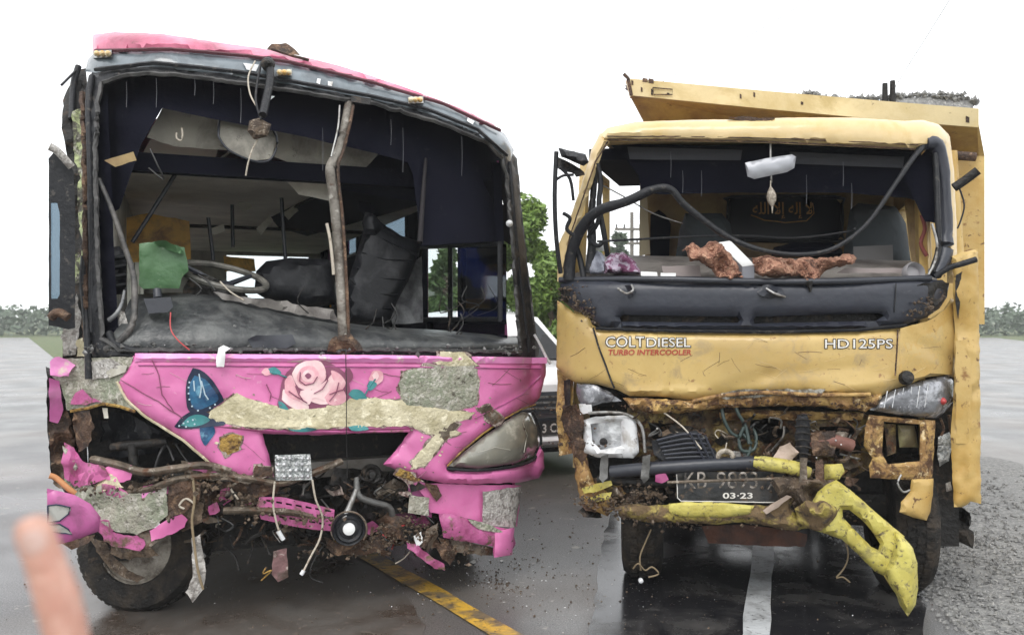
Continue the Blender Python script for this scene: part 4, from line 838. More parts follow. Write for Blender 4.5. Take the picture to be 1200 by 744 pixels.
# left corner of the nose
ms = panel('broken_corner_panel', [(60, 424), (72, 420), (156, 418), (152, 432), (139, 448), (150, 470), (160, 482), (140, 476), (120, 474), (104, 478), (88, 482), (78, 480), (72, 452), (60, 440)], bs(-.01, ridge=.012), moss, bus, th=.03, grid=6, edge=1.5)
for pts, m in (([(83, 474), (88, 460), (97, 455), (106, 466), (118, 470), (100, 474)], pinkdirt), ([(58, 424), (64, 418), (72, 418), (88, 428), (80, 440), (70, 442), (59, 440)], palepink), ([(106, 424), (130, 420), (142, 428), (126, 442), (108, 444)], silverpatch), ([(57, 442), (70, 446), (74, 480), (68, 496), (58, 494)], pinkdark), ([(120, 432), (150, 428), (146, 436), (128, 442)], palem)):
    panel('flaked_patch', pts, bs(-.025, ridge=.012), m, ms, th=.02, grid=5, edge=1.5)
line_px('torn_edge', [(82, 482), (104, 478), (120, 473), (140, 476), (158, 482)], bs(-.02), .007, goldm, ms, off=-.01)
panel('dangling_scrap', [(120, 478), (126, 478), (127, 490), (122, 490)], bs(-.01), palem, bus, th=.008, grid=4)
# crushed inner wing that closes the left corner behind the broken skin
panel('crushed_inner_wing', [(54, 430), (76, 440), (92, 470), (100, 540), (150, 556), (250, 552), (262, 570), (252, 606), (214, 622), (176, 628), (140, 618), (112, 600), (84, 584), (60, 560), (56, 500)], bs(.085, ridge=.09), darkm, bus, th=.03, grid=6, edge=2)
for pts, m in (([(56, 486), (78, 480), (86, 500), (88, 530), (76, 548), (60, 540)], rustm), ([(100, 545), (130, 560), (176, 566), (230, 556), (250, 570), (200, 580), (150, 590), (112, 580)], brownbar), ([(60, 540), (76, 544), (92, 566), (84, 580), (62, 566)], mudm), ([(200, 580), (246, 566), (262, 584), (244, 606), (212, 612)], rustm), ([(150, 600), (196, 596), (214, 606), (190, 618), (160, 622)], mudm)):
    panel('crushed_metal_piece', pts, bs(.04, ridge=.07), m, bus, th=.02, grid=4.5, edge=2.2)
# dark cavity behind the broken left headlight
v, f = join(box(B, .0, 2.15, .38, .44, .25, 1.30)); mk('firewall', v, f, darkm, bus, angle=0)
panel('lamp_bucket', [(96, 490), (124, 482), (150, 484), (190, 506), (185, 530), (140, 536), (104, 532)], bs(.20, ridge=.05), rubber, bus, th=.10, grid=8)
for pts, r in (([(132, 524, .10), (160, 521, .10), (196, 518, .12)], .022), ([(155, 520, .09), (157, 545, .08)], .022), ([(90, 486, .06), (96, 510, .05), (98, 545, .06)], .018), ([(182, 548, .05), (188, 530, .06), (196, 522, .1), (204, 540, .05)], .007), ([(206, 520, .1), (216, 536, .06), (226, 548, .04)], .004)):
    ptube('cavity_bracket', B, pts, r, darkm if r > .01 else blackw, bus, shaped=True)
# bumper beam, muddy and folded
bmw = ptube('bent_bumper_beam', B, [(110, 538, .0), (140, 545, -.02), (170, 553, -.03), (205, 549, -.03), (240, 545, -.03), (270, 552, -.03)], .026, brownbar, bus, shaped=True, flat=.7)
ptube('bent_bumper_beam', B, [(150, 578, -.0), (180, 572, -.02), (206, 562, -.03), (250, 557, -.02), (300, 562, -.02), (330, 566, -.02), (372, 552, -.02), (400, 540, 0)], .028, brownbar, bus, shaped=True, flat=.6)
ptube('bent_bumper_beam', B, [(262, 598, .0), (300, 598, -.02), (340, 600, -.02), (368, 606, 0)], .024, brownbar, bus, shaped=True, flat=.7)
for pts, m, rg in (([(76, 518), (86, 524), (96, 540), (122, 546), (128, 556), (112, 566), (88, 571), (76, 560), (72, 540)], pinkdirt, .03), ([(90, 556), (108, 552), (122, 548), (128, 558), (110, 567), (90, 570)], pink, .02), ([(122, 548), (140, 544), (154, 545), (154, 562), (140, 565), (124, 562)], pink, .02),
                   ([(74, 522), (86, 528), (92, 548), (84, 556), (76, 546)], moss, .02), ([(212, 544), (240, 541), (258, 549), (252, 555), (226, 551)], pinkdirt, .02),
                   ([(120, 568), (150, 578), (172, 576), (196, 568), (196, 604), (180, 618), (160, 626), (136, 622), (118, 612), (104, 594), (96, 576)], moss, .02), ([(118, 566), (140, 570), (150, 578), (140, 584), (120, 578)], pinkdirt, .02), ([(158, 579), (184, 572), (180, 580), (158, 586)], palepink, .01),
                   ([(196, 566), (222, 560), (236, 566), (232, 590), (216, 600), (198, 606)], rustm, .04), ([(116, 614), (136, 624), (160, 628), (172, 634), (164, 646), (140, 642), (122, 634)], pinkdirt, .01), ([(176, 622), (196, 608), (214, 602), (220, 608), (216, 618), (196, 628), (178, 634)], pink, .015), ([(180, 616), (186, 612), (190, 618), (184, 622)], whitep, .0)):
    panel('smashed_bumper_piece', pts, bs(-.03, ridge=rg), m, bus, th=.03, grid=5, edge=1.8)
for pts, m in (([(160, 618), (176, 612), (188, 620), (186, 634), (172, 642), (160, 634)], brownbar), ([(108, 596), (124, 606), (134, 622), (122, 628), (108, 616)], pinkdirt), ([(118, 552), (136, 558), (144, 572), (128, 578), (112, 570)], cream), ([(84, 478), (104, 480), (110, 496), (104, 524), (92, 530), (86, 506)], rustm), ([(190, 590), (220, 580), (240, 590), (236, 612), (214, 622), (196, 612)], mudm),
               ([(76, 560), (104, 566), (118, 580), (110, 596), (92, 586), (78, 574)], moss), ([(214, 540), (262, 546), (300, 556), (296, 566), (250, 562), (216, 552)], brownbar), ([(164, 570), (200, 566), (206, 576), (172, 582)], pinkdirt), ([(128, 636), (150, 642), (176, 640), (186, 650), (150, 656), (130, 648)], mudm)):
    panel('smashed_bumper_piece', pts, bs(-.02, ridge=.04), m, bus, th=.03, grid=4.5, edge=2.4)
for i in range(46):     # scratches in the paint
    x = random.uniform(160, 620); y = random.uniform(432, 540); L_ = random.uniform(8, 34); a = random.gauss(.15, .35)
    pts = [(x, y), (x+L_*.5*math.cos(a), y+L_*.5*math.sin(a)+random.uniform(-1.5, 1.5)), (x+L_*math.cos(a), y+L_*math.sin(a))]
    if all(inside(p, NOSE) for p in pts): line_px('scratch', pts, NS, random.uniform(.0006, .0013), random.choice([scrm, scrd, scrd, chipm]), nose, off=-.0005, edge=.6)
# plum side panel with painted petals at the lower left
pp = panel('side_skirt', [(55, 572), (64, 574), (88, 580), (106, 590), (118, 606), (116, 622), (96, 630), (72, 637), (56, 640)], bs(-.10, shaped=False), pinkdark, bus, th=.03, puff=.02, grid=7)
for pts in ([(56, 592), (66, 591), (82, 594), (80, 602), (70, 610), (56, 612)], [(56, 614), (70, 614), (80, 620), (84, 626), (70, 624), (56, 622)]):
    panel('painted_petal', spl(pts), bs(-.122, shaped=False), greypetal, pp, th=.002, grid=5, edge=.2); line_px('petal_line', pts+[pts[0]], bs(-.123, shaped=False), .003, navy, pp, off=-.001)
ptube('orange_trim', B, [(58, 557, -.06), (66, 560, -.06), (80, 572, -.08), (88, 578, -.08)], .012, mat('orange_brown_trim', (.45, .20, .08), .6, bump=.3), bus)
panel('skirt_lip', [(72, 636), (92, 630), (112, 626), (104, 636), (84, 644)], bs(-.08, ridge=.02), rustm, pp, th=.02, grid=5)
# centre: clear reflector, grille strip, machinery
rfl = panel('reflector_plate', [(322, 533), (364, 532), (366, 562), (323, 563)], bs(-.05, shaped=True), foil, bus, th=.02, grid=4, edge=.4)
for i in range(6):
    for j in range(4):
        x = 326+i*7; y = 537+j*7; v, f = lathe(B.P(x, y, -.054, True), (.3, -1, 0), [(.010, -.002), (.008, .005), (.003, .009)], 8); mk('reflector_bump', v, f, chrome if (i+j) % 3 else foil, rfl)
slots = []
for r_ in range(3):
    for i in range(7):
        x = 312+i*11.5+r_*2; y = 585+r_*8.5+i*1.9; slots.append([(x, y), (x+7, y+1.2), (x+7, y+3.4), (x, y+2.2)])
panel('pink_grille_strip', [(300, 594), (304, 582), (330, 582), (366, 590), (392, 597), (390, 622), (366, 620), (340, 616), (306, 608)], bs(-.02, ridge=.006), pinkdirt, bus, th=.02, grid=6, holes=slots, edge=.4)
for pts, m in (([(258, 574), (270, 570), (272, 586), (262, 592), (256, 584)], pinkdirt), ([(244, 592), (254, 588), (258, 600), (246, 602)], pinkdirt), ([(276, 576), (300, 580), (304, 596), (286, 600), (276, 592)], brownbar), ([(284, 590), (298, 590), (300, 597), (286, 598)], pinkdirt), ([(236, 566), (300, 562), (330, 566), (324, 578), (296, 584), (250, 574)], rustm), ([(230, 576), (240, 572), (240, 604), (232, 610)], mudm)):
    panel('crushed_metal_piece', pts, bs(.02, ridge=.05), m, bus, th=.03, grid=5, edge=2)
eng = panel('engine_lump', [(392, 548), (470, 552), (486, 570), (480, 598), (450, 606), (400, 600), (380, 580)], bs(.10, ridge=.08), darkm, bus, th=.2, grid=7, edge=2)
ptube('pulley_bracket', B, [(418, 560, .02), (420, 580, -.02), (436, 588, -.02), (456, 594, 0), (460, 606, .02)], .016, mat('dull_grey_casting', (.12, .12, .115), .45, .3, bump=.5), eng, shaped=True)
for x, y, rr in ((436, 556, .05), (444, 560, .030), (470, 580, .03)):
    v, f = lathe(B.P(x, y, .03, True), (.3, -1, .1), [(rr, -.05), (rr, 0), (rr*.8, .012), (rr*.5, 0), (rr*.3, .014)], 18); mk('pulley', v, f, darkm, eng)
rod = ptube('push_rod', B, [(418, 573, -.02), (410, 592, -.03), (402, 610, -.04)], (.012, .016), steel, bus, shaped=True)
c = B.P(409, 620, -.05, True); hn = thing  # horn disc hangs as part of the bus
v, f = lathe(c, (.25, -1, 0), [(.078, -.04), (.082, -.01), (.076, .008), (.066, .0), (.058, .012), (.046, .006), (.030, .014)], 36); hd = mk('horn', v, f, rubber, bus)
v, f = lathe(c+Vector((.002, -.012, .004)), (.25, -1, 0), [(.030, .0), (.027, .010), (.012, .014)], 20); mk('horn_cap', v, f, paper, hd)
v, f = tube([c+Vector((math.cos(q)*.085, 0, math.sin(q)*.085)) for q in [i*math.pi/10 for i in range(-2, 13)]], .005, 6); mk('horn_ring', v, f, brownbar, hd)
panel('lower_cross_plate', [(380, 628), (396, 636), (430, 634), (452, 620), (470, 618), (456, 640), (432, 650), (390, 650), (384, 642)], bs(.02, ridge=.03), rustm, bus, th=.02, grid=6, edge=1.5)
for pts, m, rg in (([(440, 610), (456, 600), (476, 606), (490, 620), (508, 626), (516, 640), (500, 644), (470, 632), (450, 628)], rustm, .08), ([(456, 616), (470, 612), (486, 620), (484, 632), (466, 630)], darkm, .06), ([(420, 616), (436, 610), (446, 620), (434, 628)], pinkdirt, .05),
                   ([(476, 634), (490, 640), (506, 652), (520, 660), (522, 668), (510, 666), (492, 654), (478, 642)], pinkdirt, .03), ([(506, 654), (520, 661), (521, 668), (508, 664)], palepink, .01), ([(484, 628), (494, 622), (496, 636), (488, 640)], paper, .03), ([(500, 618), (514, 612), (512, 630), (502, 646), (496, 636)], brownbar, .04),
                   ([(512, 640), (526, 630), (536, 646), (528, 662), (518, 656)], rustm, .06)):
    panel('crushed_metal_piece', pts, bs(-.01, ridge=rg), m, bus, th=.02, grid=4, edge=2)
rnd = random.Random(77)
for i in range(70):      # tangle of torn strips below the bumper
    x = rnd.uniform(100, 500) if i > 40 else rnd.uniform(210, 500); y = rnd.uniform(555, 600 if x < 210 else 640); v_ = rnd.uniform(.0, .28); L = rnd.uniform(10, 34); a = rnd.uniform(-.8, .8)
    pts = [(x+L*t*math.cos(a)+rnd.uniform(-4, 4), y+L*t*math.sin(a)*.8+rnd.uniform(-5, 5), v_+rnd.uniform(-.03, .03)) for t in (0, .35, .7, 1)]
    ptube('torn_strip', B, pts, rnd.uniform(.005, .016), rnd.choice([rustm, brownbar, darkm, darkm, mudm]), bus, shaped=True, sides=6, flat=rnd.uniform(.3, 1))
v, f = crumbs([(B.P(x, y, .0, True), (.09, .05, .02)) for x, y in ((230, 568), (280, 585), (300, 600), (350, 608), (240, 560), (200, 560), (180, 575), (460, 612), (490, 622), (440, 628), (120, 572), (400, 645), (530, 645))], 900, .004, .017, 41)
mk('caked_mud', v, f, mudm, bus, kind='stuff', angle=0)
def scraps(fr, sf, root, boxes, mats, n, seed):
    q = random.Random(seed)
    for i in range(n):
        x0, x1, y0, y1 = q.choice(boxes); x = q.uniform(x0, x1); y = q.uniform(y0, y1); s = q.uniform(5, 15); a = q.uniform(0, 3.1); k = q.randint(4, 6)
        pts = [(x+s*q.uniform(.5, 1.2)*math.cos(a+6.283*j/k)*1.3, y+s*q.uniform(.4, 1.0)*math.sin(a+6.283*j/k)*.75) for j in range(k)]
        panel('crushed_metal_piece', pts, sf(q.uniform(.0, .16), ridge=q.uniform(.03, .10)), q.choice(mats), root, th=.008, grid=4.5, edge=2.4)
scraps(B, bs, bus, [(235, 400, 565, 622), (235, 330, 560, 600), (100, 235, 548, 600), (400, 500, 560, 635), (430, 500, 600, 640)], [rustm, rustm, brownbar, mudm, darkm, darkm, darkm, pinkdirt, MATS['chipped_undercoat']], 64, 5)
for i in range(46):
    x = random.uniform(230, 495); y = random.uniform(560, 636); pts = [(x, y, random.uniform(-.02, .1))]
    for j in range(3): x += random.uniform(-12, 14); y += random.uniform(-6, 14); pts.append((x, y, random.uniform(-.03, .12)))
    ptube('loose_wire', B, pts, random.uniform(.002, .006), random.choice([blackw, blackw, cable, rustm, steel, MATS['red_bulb'] if i % 9 == 0 else blackw]), bus, shaped=True, sides=5)
ptube('curtain_fold', B, [(499, 186, .20), (496, 225, .20), (492, 284, .20)], (.014, .030), mat('dark_grey_curtain', (.045, .042, .045), .9, spec=.1), bus, shaped=True, flat=.5)
# hanging pieces
ptube('hanging_strap', B, [(226, 560, -.05), (228, 585, -.05), (225, 610, -.05), (228, 640, -.05), (232, 668, -.05), (238, 690, -.04)], .006, mat('muddy_strap', (.26, .20, .12), .8, bump=.3), bus, shaped=True)
panel('hanging_flap', [(224, 630), (234, 626), (242, 668), (238, 690), (226, 706), (218, 694), (226, 676)], bs(-.02, ridge=.03), silverpatch, bus, th=.01, grid=5, edge=1.5)
for pts in ([(216, 596, -.04), (210, 592, -.04), (218, 584, -.04), (228, 590, -.05)], [(366, 562, -.06), (370, 585, -.06), (378, 606, -.06), (375, 630, -.06), (364, 652, -.06), (354, 672, -.06)], [(322, 564, -.06), (320, 590, -.06), (324, 612, -.06), (328, 624, -.06)]):
    ptube('hanging_wire', B, pts, .005, cable, bus, shaped=True)
ptube('wire_connector', B, [(326, 622, -.06), (332, 632, -.06)], .011, whitep, bus, shaped=True); ptube('wire_connector', B, [(356, 668, -.06), (353, 673, -.06)], .010, whitep, bus, shaped=True)
ptube('hanging_wire', B, [(378, 640, .0), (366, 660, .0), (364, 676, 0), (378, 682, 0)], .003, blackw, bus, shaped=True)
hb = panel('hanging_box', [(320, 646), (336, 642), (338, 676), (326, 682), (318, 672)], bs(.0, ridge=.02), mat('dull_plum_brown', (.20, .11, .11), .7, layers=[((.08, .05, .04), 14, .52, .06), ((.4, .33, .3), 24, .64, .04)], bump=.5), bus, th=.04, grid=5, edge=1)
ptube('box_wire', B, [(312, 664, -.02), (308, 672, -.02), (318, 668, -.02), (306, 680, 0)], .004, goldm, hb, shaped=True)
for pts in ([(262, 640, .15), (275, 652, .12), (280, 668, .1)], [(290, 620, .1), (296, 640, .1), (290, 660, .1)], [(305, 625, .1), (312, 640, .05), (316, 650, .02)]): ptube('hanging_wire', B, pts, .006, darkm, bus, shaped=True)
ptube('vertical_wire', B, [(405, 408, -.05), (406, 460, -.07), (406, 505, -.06), (407, 560, -.03)], .0022, blackw, bus, shaped=True)
# right lower bumper
for pts, m, rg, v_ in (([(478, 560), (500, 566), (560, 568), (611, 568), (606, 616), (566, 612), (540, 606), (504, 600), (498, 582)], pinkdirt if 0 else pink, .008, .02), ([(478, 566), (500, 566), (506, 582), (506, 606), (494, 604), (480, 590)], pinkdark, .01, .04)):
    panel('lower_bumper', pts, bs(v_, ridge=rg), m, bus, th=.03, grid=6, edge=1)
panel('olive_lamp_socket', [(480, 580), (503, 583), (502, 604), (478, 601)], bs(.0, ridge=.01), moss, bus, th=.03, grid=5)
panel('fog_lamp_cover', [(566, 576), (611, 570), (604, 618), (565, 614)], bs(-.005, ridge=.006), silverpatch, bus, th=.03, grid=5, edge=1.2)
panel('dark_tear', [(498, 566), (512, 568), (518, 580), (512, 588), (504, 578)], bs(.005, ridge=.01), rustm, bus, th=.01, grid=4, edge=1.5)
lb = panel('lower_bumper', [(514, 602), (530, 602), (562, 612), (586, 618), (602, 620), (604, 636), (598, 650), (578, 652), (578, 640), (546, 634), (520, 630)], bs(-.03, ridge=.01), pinkdirt, bus, th=.04, puff=.02, grid=6, edge=1)
panel('bumper_corner', [(580, 622), (603, 618), (600, 650), (579, 653)], bs(-.05, ridge=.006), pink, lb, th=.04, puff=.015, grid=5)
panel('bumper_underside', [(512, 630), (546, 634), (578, 642), (577, 651), (540, 648), (524, 646)], bs(.01, ridge=.03), brownbar, lb, th=.06, grid=5, edge=1.5)
panel('flaked_patch', [(548, 608), (560, 610), (582, 618), (590, 624), (560, 620)], bs(-.055, ridge=.01), moss, lb, th=.01, grid=4, edge=1.2)
# chassis and wheels
for u in (.55, 1.55):
    v, f = box(B, u, u+.09, .35, 6.2, .42, .56); mk('chassis_rail', v, f, darkm, bus, angle=0)
v, f = tube([B.uvz(.25, .9, .31), B.uvz(1.95, .9, .31)], .055, 10); mk('front_axle', v, f, darkm, bus)
nd = Vector(B.uvz(-1, 0, 0)-B.uvz(0, 0, 0))
wa = Vector((.12, -1, .0))
# the left front wheel is knocked round so that its face looks forward
wheel(bus, B.P(170, 636, .46), (-.10, -1, .12), .315, .20, 1, studs=8)
wheel(bus, B.uvz(1.98, .95, .31), -nd, .31, .20, 1)
for u, s in ((.18, 1), (2.0, -1)): wheel(bus, B.uvz(u, 4.7, .31), nd*s, .31, .20, 1)
panel('torn_mudguard', [(104, 628), (122, 634), (132, 650), (150, 668), (170, 676), (160, 682), (134, 670), (116, 650)], bs(.12, ridge=.02), mudm, bus, th=.02, grid=5, edge=1.5)
# things resting on or in the bus
gb = panel('green_box', [(163, 286), (178, 284), (200, 288), (216, 290), (219, 304), (221, 318), (213, 326), (210, 338), (168, 338), (163, 334)], bs(.30, ridge=.010, shaped=False), greenm, None, label='dented green box standing on the dashboard of the bus behind the steering wheel side', cat='box', th=.16, puff=.006, grid=5, edge=.8)
gb['label'] = 'dented green box on the left end of the bus dashboard'
panel('crumpled_top', [(178, 284), (190, 282), (212, 288), (216, 298), (196, 294)], bs(.27, ridge=.06, shaped=False), greenm, gb, th=.02, grid=4, edge=2)
ty = panel('black_tray', [(168, 350), (200, 348), (203, 360), (196, 366), (174, 367)], bs(.06), blackp, None, label='small black tray under the green box on the bus dashboard', cat='tray', th=.06, grid=6)
ptube('tray_stem', B, [(184, 340, .12), (185, 350, .10)], .02, blackp, ty, shaped=True)
panel('white_rag', [(256, 408), (262, 404), (270, 408), (264, 412), (263, 430), (254, 430), (253, 418)], bs(-.06, ridge=.02), paper, None, label='scrap of white rag hanging over the top edge of the pink nose', cat='rag', th=.006, grid=3, edge=.8)

# threads of rain water running off the visor and lip
for x, y0, L_ in ((148, 96, 30), (183, 92, 34), (250, 96, 26), (282, 104, 40), (378, 150, 50), (458, 140, 30), (472, 150, 52), (541, 160, 46), (228, 92, 20)):
    ptube('water_thread', B, [(x, y0, .0), (x+.6, y0+L_*.5, .0), (x, y0+L_, .0)], (.0006, .0011), dripm, bus, shaped=True, sides=5)
for i in range(16):       # loose wiring drooping inside the windscreen opening
    x = random.uniform(125, 590); y = random.uniform(120, 300) if x < 180 else random.uniform(330, 380); v_ = random.uniform(.12, .3)
    ptube('loose_wire', B, [(x, y, v_), (x+random.uniform(-10, 10), y+random.uniform(8, 20), v_-.03), (x+random.uniform(-16, 16), y+random.uniform(20, 36), v_), (x+random.uniform(-22, 22), y+random.uniform(18, 44), v_)], random.uniform(.002, .0045), random.choice([blackw, darkm]), bus, shaped=True, sides=5)
# ---------------------------------------------------------------- the truck
TW = 1.81
def tvf(u, z):
    t = min(1.05, abs(2*u/TW-1)); v = .13*t**6
    if z > 1.55: v += (z-1.55)*.13
    return v
T = Frame((.258, 4.30), -9, 17, tvf)
truck = thing('truck', 'yellow dump truck with a smashed cab front and its bright yellow bumper torn off', 'truck', (1.3, 6.2, 0))
def ts(v=0., amp=.008, sc=1.5, seed=2, ridge=0., shaped=True, folds=()): return Surf(T, v, amp, sc, seed, shaped, ridge, folds)
TF = ((783, 398, 776, 468, 8, -.016), (776, 430, 776, 468, 26, .010), (812, 470, 900, 440, 12, .010), (900, 440, 1010, 430, 12, .008), (696, 455, 706, 400, 10, .008), (930, 464, 1040, 448, 9, -.012), (735, 458, 830, 460, 7, -.012), (1052, 386, 1049, 450, 5, .012), (1070, 400, 1112, 420, 12, .010))
# cab shell
panel('cab_side', [(26, 62), (112, 62), (112, 228), (44, 228), (30, 165)], lambda a, b, o=0: T.uvz(.03-o, a/100, b/100), yel, truck, th=.04, grid=18, edge=0, holes=[[(34, 150), (109, 150), (109, 224), (52, 224)]])
panel('quarter_panel', [(0, 62), (100, 62), (100, 162), (0, 150)], lambda a, b, o=0: T.uvz(.03+.19*a/100-o, 1.12+.18*a/100, b/100), yel, truck, th=.04, grid=18, edge=0)
panel('cab_side', [(30, 62), (130, 62), (130, 228), (40, 228), (32, 165)], lambda a, b, o=0: T.uvz(TW-.07+o, a/100, b/100), yel, truck, th=.04, grid=18, edge=0, holes=[[(40, 155), (105, 155), (105, 205), (50, 205)]])
bw = panel('cab_back_wall', [(756, 200), (1075, 200), (1075, 345), (756, 345)], ts(1.28, shaped=False, amp=0), tanm, truck, th=.04, grid=20, edge=0, holes=[[(854, 236), (858, 231), (978, 231), (986, 240), (986, 276), (980, 283), (858, 281), (853, 274)]])
rw = panel('rear_window', [(854, 236), (858, 231), (978, 231), (986, 240), (986, 276), (980, 283), (858, 281), (853, 274)], ts(1.27, shaped=False, amp=0), mat('black_window_film', (.004, .005, .010), .3, bump=0, spec=.2), truck, th=.02, grid=20, edge=0)
ptube('window_seal', T, [(x, y, 1.26) for x, y in [(854, 236), (858, 231), (978, 231), (986, 240), (986, 276), (980, 283), (858, 281), (853, 274)]], .012, rubber, rw, closed=True, k=2)
# gold calligraphy on the rear window (presentation forms, laid out left to right)
ar = ''.join(reversed('\uFEFB \uFE87\uFEDF\uFEEA \uFE87\uFEFB \uFE8D\uFEDF\uFEE0\uFEEA'))
letters('window_calligraphy', ar, 882, 952, 257, 237, ts(1.255, shaped=False, amp=0), letterg, rw, bold=.012)
line_px('calligraphy_flourish', [(880, 252), (896, 258), (920, 261), (945, 259), (954, 250), (952, 238)], ts(1.255, shaped=False, amp=0), .0035, letterg, rw)
panel('header_lining', [(712, 168), (1080, 178), (1076, 236), (1062, 232), (990, 226), (850, 226), (780, 228), (752, 226), (748, 205), (730, 182)], ts(.30, shaped=False, ridge=.01), darkint, truck, th=.04, grid=14)
panel('sun_visor', [(735, 172), (870, 176), (868, 188), (738, 187)], ts(.27, shaped=False), mat('dark_grey_visor', (.035, .038, .05), .6), truck, th=.02, grid=12, edge=.3)
panel('sun_visor', [(925, 178), (1060, 184), (1058, 197), (928, 192)], ts(.27, shaped=False), MATS['dark_grey_visor'], truck, th=.02, grid=12, edge=.3)
v, f = box(T, .16, TW-.12, .24, 1.34, 2.34, 2.39); mk('cab_roof', v, f, yelpale, truck, angle=0)
v, f = box(T, .06, TW-.08, .34, 1.30, 2.27, 2.33); mk('ceiling_lining', v, f, darkint, truck, angle=0)
v, f = box(T, .05, TW-.06, .25, 1.3, .62, .68); mk('cab_floor', v, f, darkm, truck, angle=0)
v, f = box(T, .06, TW-.06, .36, .40, .40, 1.60); mk('firewall', v, f, darkm, truck, angle=0)
panel('door_pillar', [(750, 205), (757, 205), (762, 298), (749, 300)], ts(1.1, shaped=False), mat('cream_pillar', (.50, .42, .27), .5, bump=.1), truck, th=.05, grid=10, edge=.3)
panel('dark_alcove', [(762, 252), (772, 246), (780, 252), (786, 262), (784, 300), (762, 302)], ts(1.18, shaped=False), darkint, truck, th=.03, grid=8)
# seats in the cab
for pts, lab in (([(792, 300), (796, 270), (803, 250), (846, 250), (856, 262), (860, 284), (868, 302)], None), ([(985, 316), (990, 286), (996, 246), (1006, 238), (1050, 242), (1062, 262), (1068, 312)], None)):
    st = panel('seat_back', pts, ts(.85, shaped=False), greyfab, truck, th=.12, puff=.04, grid=8)
panel('seat_back', [(904, 300), (906, 290), (930, 284), (975, 284), (986, 292), (990, 304)], ts(.88, shaped=False), darkint, truck, th=.12, puff=.04, grid=7)
panel('grey_box_lid', [(1000, 289), (1046, 287), (1047, 312), (1000, 312)], ts(.60, shaped=False), mat('mid_grey_board', (.16, .155, .155), .6, bump=.1), truck, th=.06, grid=8, edge=.3)
panel('side_trim', [(1060, 236), (1074, 220), (1084, 250), (1090, 320), (1072, 322), (1066, 290)], ts(.50, shaped=False, ridge=.02), tanm, truck, th=.05, grid=7, edge=1)
ptube('red_belt', T, [(1080, 252, .3), (1084, 268, .3), (1079, 285, .3), (1086, 300, .3)], .010, redbelt, truck)
ptube('yellow_rod', T, [(1090, 215, .35), (1088, 260, .33), (1090, 315, .3)], .010, yelpale, truck)
# dash
V = []; rows = [(.10, 327, 331), (.12, 322, 327), (.30, 308, 314), (.50, 298, 306), (.62, 300, 309), (.66, 330, 330)]; n = 25
for v_, ya, yb in rows:
    for i in range(n):
        x = 668+(1098-668)*i/(n-1)+(45 if v_ > .4 and i == 0 else 0)*0; V.append(T.P(x, ya+(yb-ya)*i/(n-1), v_+.006*noise.noise(Vector((x*.03, v_*8, 0))), True))
dsh = mk('dashboard', V, [[j*n+i, j*n+i+1, (j+1)*n+i+1, (j+1)*n+i] for j in range(len(rows)-1) for i in range(n-1)], dashm, truck, angle=60)
panel('dash_recess', [(775, 312), (820, 311), (822, 324), (778, 323)], ts(.085), mat('pinkish_grey_tray', (.26, .22, .21), .6), dsh, th=.02, grid=7)
panel('dash_recess', [(990, 314), (1062, 314), (1062, 320), (980, 320)], ts(.085), MATS['pinkish_grey_tray'], dsh, th=.02, grid=7)
# roof front, pillars
rfp = panel('roof_front', [(703, 158), (712, 150), (745, 143), (800, 141), (860, 140), (930, 138), (1000, 138), (1060, 142), (1082, 141), (1100, 146), (1112, 158), (1113, 176), (1100, 176), (1090, 172), (1074, 176), (900, 168), (716, 165), (706, 168)], ts(.0, ridge=.003), yelpale, truck, th=.12, puff=.05, pr=14, grid=6, edge=.4)
line_px('roof_groove', [(712, 160), (800, 160), (900, 162), (1000, 166), (1076, 170)], ts(-.035), .0035, rustm, rfp); line_px('roof_groove', [(712, 164), (800, 164), (900, 166.5), (1000, 171), (1072, 175)], ts(-.02), .004, rustm, rfp)
panel('rust_spot', [(852, 138), (870, 136), (890, 139), (908, 138), (900, 142), (870, 142)], ts(-.02), rustm, rfp, th=.03, grid=4, edge=1.5)
panel('corner_pillar', [(703, 156), (718, 164), (706, 178), (694, 215), (680, 258), (668, 290), (661, 330), (653, 330), (653, 290), (667, 258), (682, 215), (693, 176)], ts(.0, ridge=.004), yelpale, truck, th=.10, puff=.03, pr=7, grid=5, edge=.5)
line_px('pillar_groove', [(712, 166), (698, 190), (684, 230), (668, 276), (660, 315)], ts(-.025), .004, rustm, truck)
panel('corner_pillar', [(1090, 172), (1102, 150), (1113, 160), (1118, 200), (1121, 260), (1122, 332), (1110, 332), (1108, 260), (1104, 200), (1098, 182)], ts(.0, ridge=.002), yelpale, truck, th=.10, puff=.03, pr=7, grid=5, edge=.4)
# left side, mirror bars and torn seals
for pts, r in (([(700, 192, .0), (704, 215, .02), (702, 240, .02), (708, 275, .05), (712, 300, .1)], .014), ([(697, 200, .05), (695, 230, .05), (693, 250, .04)], .018), ([(704, 240, .0), (700, 262, .0), (690, 278, .02), (700, 288, .0), (706, 284, .0)], .012), ([(690, 250, .02), (694, 280, .04), (690, 320, .05)], .022), ([(676, 292, .03), (680, 305, .03), (684, 325, .03)], .016)):
    ptube('torn_seal', T, pts, r, rubber, truck, shaped=True)
panel('outer_mirror', [(654, 173), (686, 181), (690, 190), (684, 195), (658, 184)], ts(-.12, shaped=False), rubber, truck, th=.10, puff=.03, grid=5)
panel('mirror_wreckage', [(650, 182), (664, 190), (680, 198), (686, 206), (676, 208), (664, 200), (652, 196)], ts(-.05, shaped=False, ridge=.05), darkm, truck, th=.05, grid=5, edge=2)
